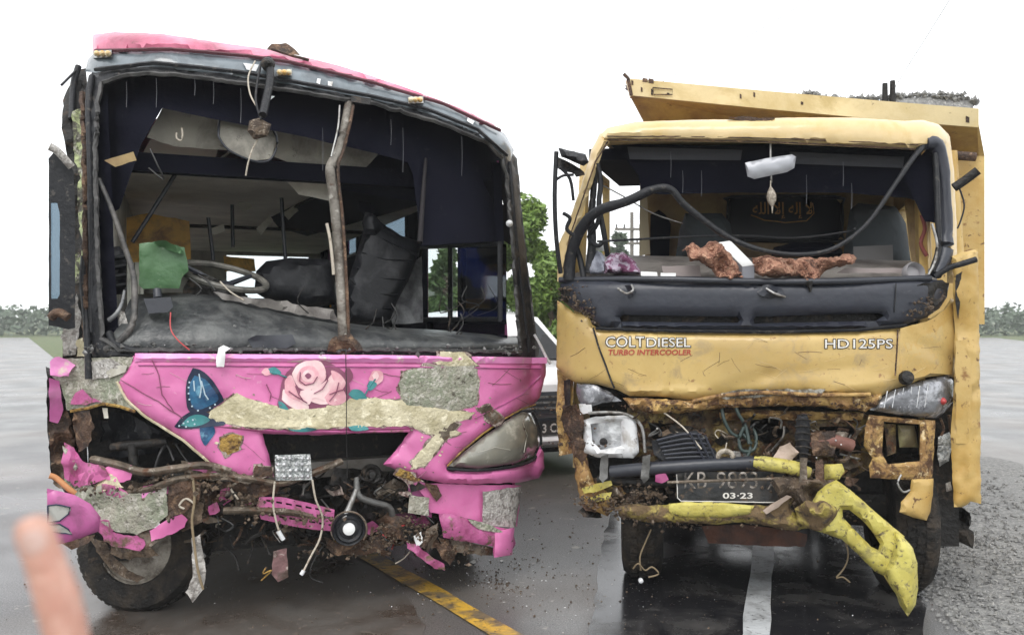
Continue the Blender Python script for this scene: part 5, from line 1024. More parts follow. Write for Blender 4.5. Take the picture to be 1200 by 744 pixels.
for pts, r in (([(652, 178, -.1), (650, 230, -.1), (652, 280, -.06), (657, 320, 0)], .012), ([(656, 196, -.1), (668, 210, -.08), (672, 235, -.05)], .008), ([(650, 212, -.1), (660, 206, -.1), (672, 205, -.08)], .007), ([(660, 250, -.05), (668, 256, -.03), (664, 268, -.02), (672, 276, 0)], .010)):
    ptube('mirror_stay', T, pts, r, rubber, truck, shaped=False)
ptube('thin_stay', T, [(700, 214, .5), (730, 230, .5), (765, 250, .45), (800, 262, .4)], .004, steel, truck)
# black rubber windscreen seal pulled out into the opening
ptube('loose_windscreen_seal', T, [(667, 328, -.02), (669, 300, -.03), (680, 270, -.05), (700, 248, -.08), (735, 236, -.12), (766, 222, -.14), (786, 222, -.14), (800, 238, -.12), (822, 256, -.1), (850, 276, -.08), (885, 291, -.08), (925, 298, -.1), (962, 296, -.1), (990, 284, -.1), (1018, 260, -.08), (1045, 222, -.05), (1068, 188, -.03), (1084, 168, -.01)],
      [.031, .030, .028, .026, .023, .019, .017, .017, .015, .013, .011, .011, .011, .010, .011, .013, .018], rubber, truck, shaped=True, sides=10)
ptube('windscreen_seal', T, [(1084, 168, -.02), (1097, 170, -.03), (1104, 196, -.03), (1107, 230, -.03), (1108, 270, -.03), (1106, 300, -.03), (1096, 322, -.02)], [.030, .036, .034, .030, .034, .04, .03], cowlm, truck, shaped=True, sides=10)
ptube('windscreen_seal', T, [(1096, 180, -.03), (1098, 220, -.04), (1099, 255, -.05), (1100, 290, -.05), (1092, 318, -.04)], .014, rubber, truck, shaped=True)
ptube('seal_highlight', T, [(1092, 262, -.06), (1098, 285, -.07), (1096, 305, -.07), (1088, 322, -.05)], .006, steel, truck, shaped=True)
panel('dark_quarter_glass', [(1088, 172), (1096, 180), (1100, 230), (1098, 262), (1084, 260), (1070, 232), (1060, 206)], ts(.22, shaped=False), darkint, truck, th=.02, grid=8)
ptube('seal_shadow_strip', T, [(700, 283, -.02), (850, 276, .3), (930, 279, .35), (990, 272, .35), (1002, 268, .3)], .006, rubber, truck, shaped=False)
ptube('mirror_arm', T, [(1096, 324, -.04), (1112, 314, -.06), (1128, 309, -.08), (1144, 304, -.08)], .014, rubber, truck, shaped=False)
ptube('upper_stay', T, [(1118, 220, .05), (1130, 212, .04), (1146, 200, .02)], .022, darkm, truck); ptube('hanging_wire', T, [(1124, 220, .05), (1130, 240, .05), (1126, 258, .05), (1122, 268, .05)], .004, rubber, truck)
ptube('rear_view_mirror_stem', T, [(903, 168, .1), (903, 190, .08), (904, 214, .08)], .005, steel, truck)
rv = panel('rear_view_mirror', [(873, 191), (896, 186), (928, 181), (933, 184), (931, 197), (922, 202), (884, 210), (876, 207)], ts(.07, shaped=False), mat('dull_silver_mirror', (.36, .37, .40), .4, .2, bump=0), truck, th=.03, puff=.015, pr=5, grid=5, edge=.2)
ornm = thing('hanging_ornament', 'small pale ornament hanging from the truck cab mirror', 'ornament', tuple(T.P(903, 245, .07)))
v, f = tube([T.P(903, 212, .07), T.P(903, 220, .07)], .003, 5, k=1); mk('cord', v, f, cable, ornm)
P0 = T.P(903, 219, .07); P1 = T.P(905, 241, .07); v, f = lathe(P0, P1-P0, [(.004, 0), (.016, .02), (.024, .045), (.022, .07), (.010, .09), (.003, .098)], 14); mk('bead', v, f, mat('pale_shell', (.45, .40, .33), .5, layers=[((.2, .17, .13), 40, .5, .05)], bump=.5), ornm)
v, f = tube([T.P(905, 240, .07), T.P(905, 250, .07)], (.005, .002), 5, k=1); mk('tassel', v, f, cable, ornm)
# black cowl with its two long slots
sl1 = [(726, 372), (730, 369), (864, 371), (867, 375), (864, 378), (728, 377)]; sl2 = [(883, 374), (886, 371), (1030, 367), (1036, 370), (1026, 376), (884, 379)]
cw = panel('windscreen_cowl', [(656, 332), (668, 330), (760, 329), (900, 331), (1000, 330), (1080, 328), (1104, 328), (1112, 334), (1110, 348), (1100, 362), (1086, 372), (1062, 380), (1000, 386), (900, 388), (800, 387), (704, 384), (696, 378), (690, 368), (672, 364), (658, 352)], ts(-.02, amp=.006), cowlm, truck, th=.05, puff=.03, pr=12, grid=6, edge=.4, holes=[sl1, sl2])
panel('slot_backing', [(720, 364), (1040, 362), (1040, 382), (720, 382)], ts(.045, amp=.006), darkm, cw, th=.01, grid=14)
ptube('cowl_lip', T, [(656, 328, -.03), (760, 327, -.05), (900, 330, -.05), (1000, 329, -.05), (1090, 326, -.03)], .016, blackp, cw, shaped=True)
line_px('cowl_bottom_edge', [(698, 385), (800, 388), (900, 389), (1000, 387), (1062, 381)], ts(-.03, amp=.006), .008, rubber, cw)
for pts in ([(730, 336), (738, 334), (744, 342), (738, 350), (732, 346)], [(884, 338), (900, 332), (916, 338), (918, 348), (902, 350), (892, 346)]):
    panel('torn_wiper_pivot', pts, ts(-.06, ridge=.05), blackp, cw, th=.03, grid=3, edge=2)
ptube('wiper_stub', T, [(898, 338, -.08), (908, 344, -.1), (920, 348, -.08)], .006, steel, cw, shaped=True); ptube('wiper_stub', T, [(724, 338, -.08), (734, 344, -.1), (742, 340, -.1), (740, 334, -.08)], .006, steel, cw, shaped=True)
line_px('cowl_seam', [(1050, 332), (1049, 350), (1048, 366)], ts(-.052, amp=.006), .003, rubber, cw)
panel('corner_rot', [(655, 338), (672, 332), (690, 340), (696, 352), (692, 366), (676, 362), (660, 352)], ts(-.04, ridge=.05), darkm, truck, th=.04, grid=4, edge=2.5)
panel('corner_rot', [(1074, 334), (1096, 330), (1112, 332), (1110, 346), (1096, 360), (1080, 364), (1074, 352)], ts(-.045, ridge=.03), darkm, truck, th=.04, grid=4, edge=1.5)
v, f = crumbs([(T.P(x, y, -.05, True), (.03, .02, .02)) for x, y in ((664, 345), (676, 352), (685, 360), (690, 366), (672, 340), (1082, 358), (1074, 364), (1092, 352))], 260, .004, .014, 51); mk('soil_and_glass', v, f, mudm, truck, kind='stuff', angle=0)
# yellow nose panel
NOSE2 = [(653, 352), (660, 356), (672, 366), (690, 370), (694, 380), (704, 387), (800, 390), (900, 391), (1000, 389), (1060, 384), (1086, 376), (1106, 362), (1114, 350), (1120, 352), (1122, 400), (1120, 442), (1104, 440), (1085, 442), (1066, 450), (1046, 456), (1030, 466), (1000, 462), (940, 460), (880, 462), (840, 466), (812, 470), (780, 465), (738, 464), (722, 456), (700, 450), (674, 448), (660, 440), (652, 430)]
nose2 = panel('front_panel', NOSE2, ts(-.005, amp=.014, sc=1.0, ridge=.002, folds=TF), yel, truck, th=.02, puff=.035, pr=16, grid=4.5, edge=.4)
N2 = ts(-.040, amp=.014, sc=1.0, ridge=.002, folds=TF)
line_px('panel_gap', [(695, 384), (700, 402), (708, 424), (716, 446), (720, 455)], N2, .005, rubber, nose2); line_px('panel_gap', [(1052, 386), (1051, 410), (1049, 440)], N2, .004, rustm, nose2)
panel('pitted_area', [(1056, 384), (1086, 377), (1106, 364), (1116, 356), (1119, 400), (1116, 438), (1090, 438), (1066, 446), (1054, 440)], N2, yelspot, nose2, th=.002, grid=6, edge=1.5)
for (t_, x0, x1, yb, yt, b_) in (('COLT', 710, 764, 406.5, 394.5, .02), ('DIESEL', 758, 809, 406.5, 396, .02)):
    if t_ == 'COLT': x1 = 755
    letters('lettering_edge', t_, x0-1, x1+1, yb+1, yt-1, N2, letterk, nose2, off=-.003, bold=.045); letters('lettering', t_, x0, x1, yb, yt, N2, letterw, nose2, off=-.0055, bold=.0)
letters('lettering', 'TURBO INTERCOOLER', 712, 810, 416, 409.5, N2, letterr, nose2, off=-.003, bold=.02, shear=1)
letters('lettering_edge', 'HD125PS', 966, 1047, 409, 396.5, N2, letterk, nose2, off=-.003, bold=.045); letters('lettering', 'HD125PS', 967, 1046, 408, 397.5, N2, letterw, nose2, off=-.0055, bold=.0)
for i in range(44):
    x = random.uniform(662, 1110); y = random.uniform(392, 458); L_ = random.uniform(6, 30); a = random.gauss(.1, .6)
    pts = [(x, y), (x+L_*.5*math.cos(a), y+L_*.5*math.sin(a)+random.uniform(-1.5, 1.5)), (x+L_*math.cos(a), y+L_*math.sin(a))]
    if all(inside(p, NOSE2) for p in pts): line_px('scratch', pts, N2, random.uniform(.0005, .0011), random.choice([scrd, rustm, yelpale]), nose2, off=-.0005, edge=.6)
# crumpled lower edge
panel('crumpled_edge', [(730, 466), (780, 467), (812, 470), (850, 464), (900, 460), (950, 458), (1000, 460), (1034, 462), (1030, 474), (1014, 482), (960, 476), (900, 476), (850, 478), (800, 484), (760, 484), (740, 478)], ts(-.03, ridge=.03), yelrust, truck, th=.03, puff=.03, pr=7, grid=4, edge=1.5)
panel('crumpled_edge', [(838, 462), (868, 456), (930, 456), (966, 456), (960, 464), (900, 464), (850, 468)], ts(-.065, ridge=.02), mat('grey_scuffed_metal', (.30, .29, .25), .6, layers=[((.10, .08, .05), 20, .5, .05)], bump=.8), truck, th=.01, grid=4, edge=2)
ptube('folded_rim', T, [(812, 470, -.06), (850, 463, -.07), (900, 460, -.08), (960, 463, -.08), (1020, 462, -.06)], .010, yelrust, truck, shaped=True)
# radiator support behind
hs = [[(880, 492), (915, 488), (925, 506), (900, 520), (878, 512)], [(960, 500), (1000, 500), (1010, 530), (975, 536), (958, 520)], [(760, 496), (790, 496), (792, 512), (765, 514)]]
panel('radiator_support', [(735, 478), (790, 482), (850, 480), (900, 480), (1000, 482), (1024, 486), (1030, 540), (1000, 560), (900, 556), (800, 550), (742, 545)], ts(.10, ridge=.04), olive, truck, th=.03, grid=6, edge=1.5, holes=hs)
panel('header_bar', [(842, 484), (900, 481), (1012, 484), (1010, 492), (930, 492), (880, 489), (845, 494)], ts(.06, ridge=.015), yelrust, truck, th=.05, puff=.02, pr=5, grid=5, edge=1)
# left headlight unit, broken open
panel('indicator_lens', [(676, 449), (700, 452), (716, 460), (728, 470), (706, 472), (690, 478), (680, 474), (675, 460)], ts(-.01, ridge=.02), greylens, truck, th=.04, puff=.02, grid=5, edge=1)
panel('white_bracket', [(678, 473), (693, 473), (694, 483), (680, 486)], ts(-.03, ridge=.01), whitep, truck, th=.03, grid=5)
hu = panel('headlight_reflector', [(682, 492), (698, 488), (738, 486), (746, 492), (749, 530), (742, 536), (700, 536), (684, 530)], ts(.0, ridge=.008), whitep, truck, th=.09, puff=.02, pr=6, grid=5, edge=.8, holes=[[(692, 496), (728, 494), (728, 522), (704, 527), (694, 516)]])
panel('reflector_bowl', [(688, 490), (734, 490), (732, 528), (690, 530)], ts(.045, ridge=.01), chrome, hu, th=.02, grid=5, edge=.5)
v, f = lathe(T.P(708, 518, .0, True), (0.1, -1, 0), [(.02, -.02), (.016, .01), (.006, .02)], 12); mk('bulb_socket', v, f, darkm, hu)
ptube('chrome_strip', T, [(690, 484, -.03), (712, 483, -.04), (736, 486, -.03), (752, 500, -.02), (756, 530, -.02)], .008, steel, hu, shaped=True)
panel('left_fender', [(653, 432), (662, 440), (672, 446), (670, 500), (672, 530), (655, 534), (652, 480)], ts(.03, ridge=.02), yelrust, truck, th=.08, grid=5, edge=1.2)
panel('dark_gap', [(661, 446), (668, 444), (669, 490), (662, 498)], ts(.0), darkm, truck, th=.01, grid=5)
panel('rust_clump', [(660, 476), (676, 474), (684, 488), (682, 512), (690, 530), (682, 545), (672, 530), (664, 508), (656, 492)], ts(-.03, ridge=.06), rustm, truck, th=.05, grid=4, edge=2.5)
panel('left_fender', [(672, 530), (684, 528), (690, 545), (696, 566), (714, 578), (722, 594), (712, 604), (694, 596), (680, 584), (674, 560)], ts(-.0, ridge=.03), olive if 0 else yelrust, truck, th=.06, puff=.02, grid=5, edge=1.5)
panel('yellow_splinter', [(682, 572), (700, 566), (716, 563), (718, 568), (700, 576), (684, 578)], ts(-.05, ridge=.02), bryel, truck, th=.02, grid=4, edge=.6)
panel('yellow_splinter', [(688, 584), (704, 578), (717, 576), (714, 584), (700, 588)], ts(-.05, ridge=.02), bryel, truck, th=.02, grid=4, edge=.6)
# right headlight
rh2 = panel('headlight', [(1019, 480), (1030, 468), (1044, 458), (1066, 450), (1092, 443), (1110, 438), (1117, 446), (1118, 470), (1108, 482), (1098, 490), (1080, 489), (1046, 485)], ts(-.01, ridge=.004), greylens, truck, th=.08, puff=.05, pr=14, grid=5, edge=.4)
for i in range(6):
    x = 1036+i*9.5; line_px('lens_rib', [(x, 478-i*.2), (x+4, 458-i*1.6)], ts(-.052), .0028, chrome, rh2)
panel('lens_insert', [(1040, 470), (1060, 458), (1092, 452), (1090, 478), (1046, 477)], ts(-.045, ridge=.003), chrome, rh2, th=.01, grid=5)
panel('indicator', [(1096, 448), (1110, 444), (1115, 460), (1110, 476), (1098, 478)], ts(-.045, ridge=.01), foil, rh2, th=.02, grid=4)
v, f = lathe(T.P(1105, 470, -.06, True), (.2, -1, 0), [(.018, -.02), (.018, .0), (.010, .014), (.003, .018)], 14); mk('red_bulb', v, f, redl, rh2)
v, f = lathe(T.P(1063, 442, -.06, True), (.1, -1, .3), [(.03, -.03), (.036, -.01), (.03, .01), (.012, .016)], 16); mk('round_stud', v, f, darkm, truck)
# right lower yellow frame
panel('lamp_frame', [(1018, 486), (1040, 488), (1080, 492), (1096, 492), (1094, 540), (1092, 562), (1066, 562), (1020, 560), (1018, 546), (1022, 536), (1012, 522), (1014, 500)], ts(-.01, ridge=.012), yelrust, truck, th=.06, puff=.015, pr=5, grid=5, edge=.8, holes=[[(1036, 494), (1078, 497), (1078, 540), (1040, 544), (1034, 530)]])
panel('olive_box', [(1052, 498), (1072, 498), (1076, 524), (1054, 524)], ts(.05), mat('olive_plastic', (.20, .19, .09), .5, layers=[((.1, .08, .04), 9, .5, .1)], bump=.3), truck, th=.08, puff=.02, grid=5)
panel('olive_box', [(1036, 496), (1050, 497), (1050, 530), (1040, 534)], ts(.08), olive, truck, th=.05, grid=5)
panel('yellow_fender_leg', [(1068, 560), (1094, 560), (1093, 580), (1090, 600), (1086, 610), (1070, 606), (1054, 600), (1056, 588), (1066, 576)], ts(-.01, ridge=.008), yelrust if 0 else yelspot, truck, th=.05, puff=.02, pr=7, grid=5, edge=.7)
ptube('hook_wire', T, [(1056, 556, -.02), (1052, 566, -.03), (1058, 576, -.03), (1066, 574, -.02)], .005, steel, truck, shaped=True)
panel('side_lamp_remains', [(1100, 512), (1112, 506), (1117, 520), (1112, 540), (1102, 546), (1098, 532)], ts(.03, ridge=.03), foil, truck, th=.05, puff=.02, grid=4, edge=1.2)
ptube('lamp_wire', T, [(1102, 490, .02), (1106, 502, .02), (1102, 512, .02)], .006, rustm, truck, shaped=True); ptube('lamp_wire', T, [(1112, 486, .02), (1114, 505, .02)], .008, rustm, truck, shaped=True)
# long yellow side panel at the right, pushed outwards
sd = panel('open_door', [(1116, 300), (1128, 296), (1146, 291), (1148, 420), (1150, 590), (1138, 588), (1128, 594), (1118, 594), (1114, 520), (1118, 450), (1119, 400)], ts(.10, shaped=False, amp=.02, ridge=.012, folds=((1118, 470, 1150, 455, 8, .02), (1134, 300, 1136, 590, 6, -.012))), yelspot, truck, th=.05, puff=.02, grid=4.5, edge=1.2)
panel('dark_tear', [(1120, 322), (1128, 318), (1126, 350), (1123, 374), (1119, 350)], ts(.08, shaped=False), darkm, sd, th=.01, grid=5)
panel('pitted_area', [(1120, 400), (1136, 396), (1140, 470), (1136, 520), (1120, 520)], ts(.073, shaped=False, amp=.02), yelspot, sd, th=.002, grid=8, edge=2)
panel('cab_step_wreck', [(1104, 570), (1112, 566), (1120, 590), (1138, 600), (1136, 620), (1120, 636), (1104, 640), (1098, 620)], ts(.20, ridge=.10), darkm, truck, th=.08, grid=5, edge=2.5)
panel('torn_mudflap', [(1098, 604), (1112, 598), (1130, 612), (1141, 624), (1141, 642), (1122, 634), (1106, 640)], ts(.15, ridge=.06), tyre, truck, th=.03, grid=5, edge=2)
panel('pale_chip', [(1108, 566), (1114, 564), (1116, 574), (1109, 576)], ts(.05), silverpatch, truck, th=.02, grid=4)
# centre wreckage
bar = ptube('black_cross_tube', T, [(716, 553, -.05), (760, 549, -.07), (820, 545, -.08), (884, 542, -.07)], .032, blackp, truck, shaped=True, sides=14)
ptube('black_cross_tube', T, [(700, 562, -.02), (780, 566, -.02), (830, 562, -.02)], .022, darkm, truck, shaped=True)
for x in (708, 757): panel('strap', [(x-4, 534), (x+5, 532), (x+4, 560), (x-2, 566), (x-6, 560)], ts(-.10, ridge=.02), MATS['dull_grey_casting'], truck, th=.01, grid=4, edge=.8)
panel('broken_grille', [(764, 516), (786, 508), (816, 504), (838, 528), (845, 540), (800, 544), (786, 545), (766, 532)], ts(-.06, ridge=.01), rubber, truck, th=.02, grid=5, edge=.8)
for i in range(6): ptube('grille_slat', T, [(770+i*2, 516+i*4.2, -.075), (800+i*3, 509+i*5.2, -.08), (822+i*3.6, 509+i*5.4, -.075)], .006, blackp if i % 2 else cowlm, truck, shaped=True, sides=6)
for i in range(3): ptube('grille_slat', T, [(808+i*9, 506+i*2, -.085), (826+i*7, 540, -.085)], .005, cowlm, truck, shaped=True, sides=6)
ptube('thin_rod', T, [(776, 482, -.02), (800, 500, -.06), (822, 526, -.09)], .004, cable, truck, shaped=True)
ring = [T.P(850+9*math.cos(q), 536+8*math.sin(q), -.08, True) for q in [i*math.pi/5 for i in range(10)]]
v, f = tube(ring, .012, 8, k=2, closed=True); mk('pale_ring_bracket', v, f, MATS['pale_shell'], truck)
panel('bracket', [(856, 528), (878, 528), (884, 540), (862, 544)], ts(-.05, ridge=.03), silverpatch, truck, th=.02, grid=4, edge=1.5)
for pts in ([(846, 474, .0), (848, 490, -.02), (856, 506, -.02), (866, 512, -.02)], [(850, 474, .0), (860, 474, -.02), (866, 486, -.03), (874, 500, -.03), (878, 520, -.05)], [(872, 500, -.03), (866, 515, -.04), (870, 528, -.05), (884, 526, -.04), (886, 510, -.02), (880, 500, -.0)], [(868, 506, -.02), (880, 520, -.04), (876, 534, -.05)]):
    ptube('loose_hose', T, pts, .009, mat('dark_green_hose', (.03, .05, .045), .4) if 'dark_green_hose' not in MATS else MATS['dark_green_hose'], truck, shaped=True)
panel('black_radiator_hose', [(934, 486), (946, 484), (950, 500), (948, 530), (944, 546), (934, 544), (932, 510)], ts(-.03, ridge=.02), rubber, truck, th=.05, puff=.02, grid=4, edge=1)
for i in range(7): ptube('hose_rib', T, [(932, 492+i*8, -.06), (941, 491+i*8, -.07), (950, 493+i*8, -.06)], .005, darkm, truck, shaped=True, sides=6)
ptube('rusty_pipe', T, [(950, 520, .0), (975, 516, -.02), (998, 522, .0)], .032, mat('pinkish_rust', (.20, .09, .07), .7, bump=.5), truck, shaped=True)
panel('rusty_bracket', [(950, 506), (978, 504), (982, 520), (976, 534), (952, 534)], ts(-.03, ridge=.03), rustm, truck, th=.04, grid=4, edge=1.5)
panel('pale_lump', [(914, 524), (926, 518), (936, 530), (928, 540), (912, 544), (906, 536)], ts(-.08, ridge=.05), mat('pinkish_putty', (.42, .33, .27), .8, bump=.5), truck, th=.05, puff=.02, grid=4, edge=1.5)
# number plate
PF = ((790, 563, 920, 561, 7, .012), (860, 550, 866, 590, 9, -.006), (896, 552, 912, 590, 10, .014))
pl = panel('number_plate', [(792, 556), (795, 553), (916, 552), (920, 556), (918, 584), (912, 589), (798, 587), (793, 583)], ts(-.09, amp=.006, folds=PF), platem, truck, th=.008, grid=3.5, edge=.3)
PS = ts(-.0915, amp=.006, folds=PF)
line_px('plate_rim', [(793, 556), (794, 583), (798, 587), (912, 588.5), (917, 584)], PS, .0025, letterw, pl, off=-.001)
letters('plate_text', 'KB', 802, 828, 572, 552.5, PS, plettm, pl, off=-.002); letters('plate_text', '9893', 840, 888, 572, 552.5, PS, plettm, pl, off=-.002); letters('plate_text', 'A', 899, 911, 573, 560, PS, plettm, pl, off=-.002, shear=3)
letters('plate_text', '03\u00b723', 847, 882, 584, 577, PS, letterw, pl, off=-.002, bold=.02)
ptube('rod_over_plate', T, [(782, 565, -.10), (840, 563, -.115), (900, 561, -.11), (925, 559, -.08)], .007, brownbar, truck, shaped=True)
panel('plum_rag', [(768, 556), (780, 554), (784, 562), (776, 566), (768, 564)], ts(-.1, ridge=.02), mat('plum_plastic', (.30, .05, .16), .5), truck, th=.02, grid=4, edge=1)
# muddy bumper remains below the plate
lbm = panel('lower_bumper', [(720, 594), (740, 590), (760, 592), (790, 590), (850, 590), (900, 592), (912, 586), (924, 578), (932, 584), (926, 596), (940, 606), (960, 612), (950, 618), (930, 622), (900, 616), (870, 612), (830, 614), (790, 612), (760, 612), (730, 606)], ts(-.10, ridge=.02), bryeldirt, truck, th=.06, puff=.03, pr=8, grid=5, edge=1.5)
panel('lower_bumper_face', [(784, 590), (800, 588), (850, 589), (884, 592), (880, 602), (850, 606), (800, 606), (788, 603), (784, 598)], ts(-.135, ridge=.006), bryel, lbm, th=.01, puff=.015, pr=5, grid=4, edge=1)
panel('pale_splinter', [(894, 598), (905, 590), (922, 580), (928, 582), (912, 594), (898, 602)], ts(-.14, ridge=.01), MATS['pinkish_putty'], truck, th=.02, grid=4, edge=.8)
ptube('yellow_bar', T, [(884, 541, -.08), (905, 544, -.10), (930, 548, -.10), (948, 554, -.09)], [.028, .034, .034, .028], bryel, truck, shaped=True, sides=12)
panel('yellow_bar_stub', [(966, 544), (986, 543), (990, 552), (984, 562), (966, 562)], ts(-.09, ridge=.02), bryel, truck, th=.06, puff=.02, grid=4, edge=1)
panel('strap', [(938, 536), (946, 536), (946, 568), (936, 572)], ts(-.14, ridge=.02), brownbar, truck, th=.015, grid=4, edge=1.2); panel('strap', [(955, 540), (964, 538), (966, 566), (956, 568)], ts(-.13, ridge=.02), rustm, truck, th=.015, grid=4, edge=1.2)
clump = panel('mud_clump', [(905, 560), (930, 556), (950, 562), (975, 560), (984, 568), (976, 584), (960, 590), (950, 606), (934, 600), (926, 586), (910, 580)], ts(-.10, ridge=.10), mudm, truck, th=.06, puff=.04, grid=4, edge=3)
# torn bumper arm hanging to the ground
arm_o = [(950, 590), (958, 576), (968, 568), (980, 562), (996, 573), (1014, 589), (1032, 605), (1050, 620), (1060, 628), (1056, 650), (1048, 672), (1037, 675), (1025, 669), (1006, 650), (987, 632), (970, 626), (952, 620), (944, 606)]
arm = panel('bumper_arm', arm_o, ts(-.16, ridge=.006, shaped=False), bryel, truck, th=.07, puff=.028, pr=7, grid=5, edge=.5, holes=[[(987, 597), (995, 597), (1004, 604), (1014, 613), (1024, 626), (1031, 637), (1029, 644), (1021, 640), (1001, 620), (988, 606)]])
panel('arm_root', [(930, 596), (944, 588), (962, 586), (984, 596), (976, 610), (962, 622), (946, 620), (934, 610)], ts(-.19, ridge=.05, shaped=False), bryeldirt, arm, th=.06, puff=.03, grid=4, edge=2)
panel('arm_end', [(1050, 622), (1060, 630), (1070, 642), (1075, 660), (1076, 690), (1073, 708), (1064, 722), (1054, 708), (1050, 696), (1042, 684), (1038, 668), (1046, 650)], ts(-.20, ridge=.004, shaped=False), bryel, arm, th=.08, puff=.06, pr=12, grid=5, edge=.5)
line_px('arm_edge_rust', [(1000, 640), (1018, 657), (1036, 672), (1044, 686)], ts(-.16, shaped=False), .006, bryeldirt, arm)
panel('rust_cross_member', [(822, 616), (870, 614), (930, 622), (946, 626), (944, 640), (900, 640), (830, 636)], ts(.25, ridge=.02, shaped=False), mat('red_brown_beam', (.10, .038, .02), .7, layers=[((.04, .02, .015), 8, .5, .1)], bump=.5), truck, th=.08, grid=6, edge=1)
rnd = random.Random(99)
for i in range(80):
    x = rnd.uniform(735, 1010); y = rnd.uniform(488, 585); v_ = rnd.uniform(-.03, .10); L = rnd.uniform(10, 30); a = rnd.uniform(-1.2, 1.2)
    pts = [(x+L*t*math.cos(a)+rnd.uniform(-4, 4), y+L*t*math.sin(a)*.6+rnd.uniform(-4, 4), v_+rnd.uniform(-.03, .03)) for t in (0, .35, .7, 1)]
    if 788 < x < 925 and y > 545: continue
    ptube('torn_strip', T, pts, rnd.uniform(.004, .014), rnd.choice([rustm, brownbar, darkm, olive, mudm, darkm]), truck, shaped=True, sides=6, flat=rnd.uniform(.3, 1))
v, f = crumbs([(T.P(x, y, -.06, True), (.07, .03, .02)) for x, y in ((736, 598), (760, 604), (720, 590), (800, 612), (940, 580), (955, 590), (930, 565), (960, 600), (920, 575), (700, 588), (980, 600), (905, 610), (760, 575), (745, 585), (900, 545), (925, 552))], 1100, .004, .015, 61)
mk('caked_mud', v, f, mudm, truck, kind='stuff', angle=0)
v, f = crumbs([(T.P(x, y, -.05, True), (.10, .02, .012)) for x, y in ((760, 478), (820, 474), (880, 470), (940, 470), (1000, 474), (668, 480), (670, 500), (676, 520))], 420, .003, .010, 62)
mk('rust_flakes', v, f, rustm, truck, kind='stuff', angle=0)
scraps(T, ts, truck, [(745, 1010, 490, 545), (930, 1000, 540, 600), (690, 760, 560, 600), (740, 930, 484, 520)], [rustm, olive, brownbar, mudm, darkm, darkm, yelrust, rustm], 60, 6)
for i in range(40):
    x = random.uniform(745, 1005); y = random.uniform(486, 545); pts = [(x, y, random.uniform(-.05, .05))]
    for j in range(3): x += random.uniform(-12, 14); y += random.uniform(-6, 13); pts.append((x, y, random.uniform(-.06, .06)))
    ptube('loose_wire', T, pts, random.uniform(.002, .006), random.choice([blackw, blackw, cable, rustm, steel]), truck, shaped=True, sides=5)
for pts in ([(763, 620, .0), (756, 636, .0), (750, 652, .0), (751, 668, .0)], [(742, 666, .0), (748, 660, -.02), (756, 668, 0), (764, 664, 0), (772, 672, 0), (760, 676, 0)], [(988, 628, .0), (994, 648, .0), (990, 664, 0), (980, 676, 0)], [(980, 677, .0), (988, 676, 0), (996, 682, 0)]):
    ptube('hanging_wire', T, pts, .004, MATS['muddy_strap'] if 1 else cable, truck, shaped=False)
v, f = lathe(T.P(751, 680, 0), (0, -1, 0), [(.012, -.01), (.012, .008), (.004, .014)], 10); mk('pale_connector', v, f, whitep, truck)
# underside, axle, wheels, chassis
v, f = box(T, .14, TW-.1, .30, 2.4, .42, .52); mk('added_undertray', v, f, darkm, truck, angle=0)  # this and the gearbox, tanks, flaps, guard below added to block sky light
v, f = box(T, .55, 1.2, .5, 1.9, .26, .55); bev(mk('added_gearbox', v, f, darkm, truck), .05)
v, f = box(T, .06, .44, 1.7, 2.7, .30, .74); bev(mk('added_fuel_tank', v, f, darkm, truck), .06)
v, f = box(T, 1.36, 1.74, 1.7, 2.7, .30, .74); bev(mk('added_air_tank', v, f, darkm, truck), .06)
for u0, u1 in ((.02, .62), (1.2, 1.82)):
    v, f = box(T, u0, u1, 4.10, 4.13, .12, .80); mk('added_mudflap', v, f, tyre, truck, angle=0)  # unseen flaps, added to keep sky glare off the road
v, f = box(T, .62, 1.2, 4.3, 4.36, .16, .78); mk('rear_light_block', v, f, darkm, truck, angle=0)
panel('dark_backing', [(1084, 440), (1122, 436), (1124, 640), (1096, 640), (1084, 560)], ts(.24, shaped=False), darkm, truck, th=.02, grid=12)  # added dark backing, stops light showing through beside the headlight
for u in (.48, 1.26):
    v, f = box(T, u, u+.08, .2, 5.0, .58, .76); mk('chassis_rail', v, f, darkm, truck, angle=0)
v, f = tube([T.uvz(.2, .55, .36), T.uvz(TW-.2, .55, .36)], .06, 10); mk('front_axle', v, f, darkm, truck)
la = Vector(T.uvz(-1, 0, 0)-T.uvz(0, 0, 0)).normalized()
wheel(truck, T.uvz(.32, .52, .37), la, .37, .22, 1, rim=darkm); wheel(truck, T.uvz(1.66, .48, .37), -la, .37, .22, 1, rim=darkm)
for u, s in ((.22, 1), (1.62, -1)):
    wheel(truck, T.uvz(u, 3.6, .37), la*s, .37, .40, 1, rim=darkm)
v, f = tube([T.uvz(.2, 3.6, .37), T.uvz(TW-.2, 3.6, .37)], .09, 10); mk('rear_axle', v, f, darkm, truck)
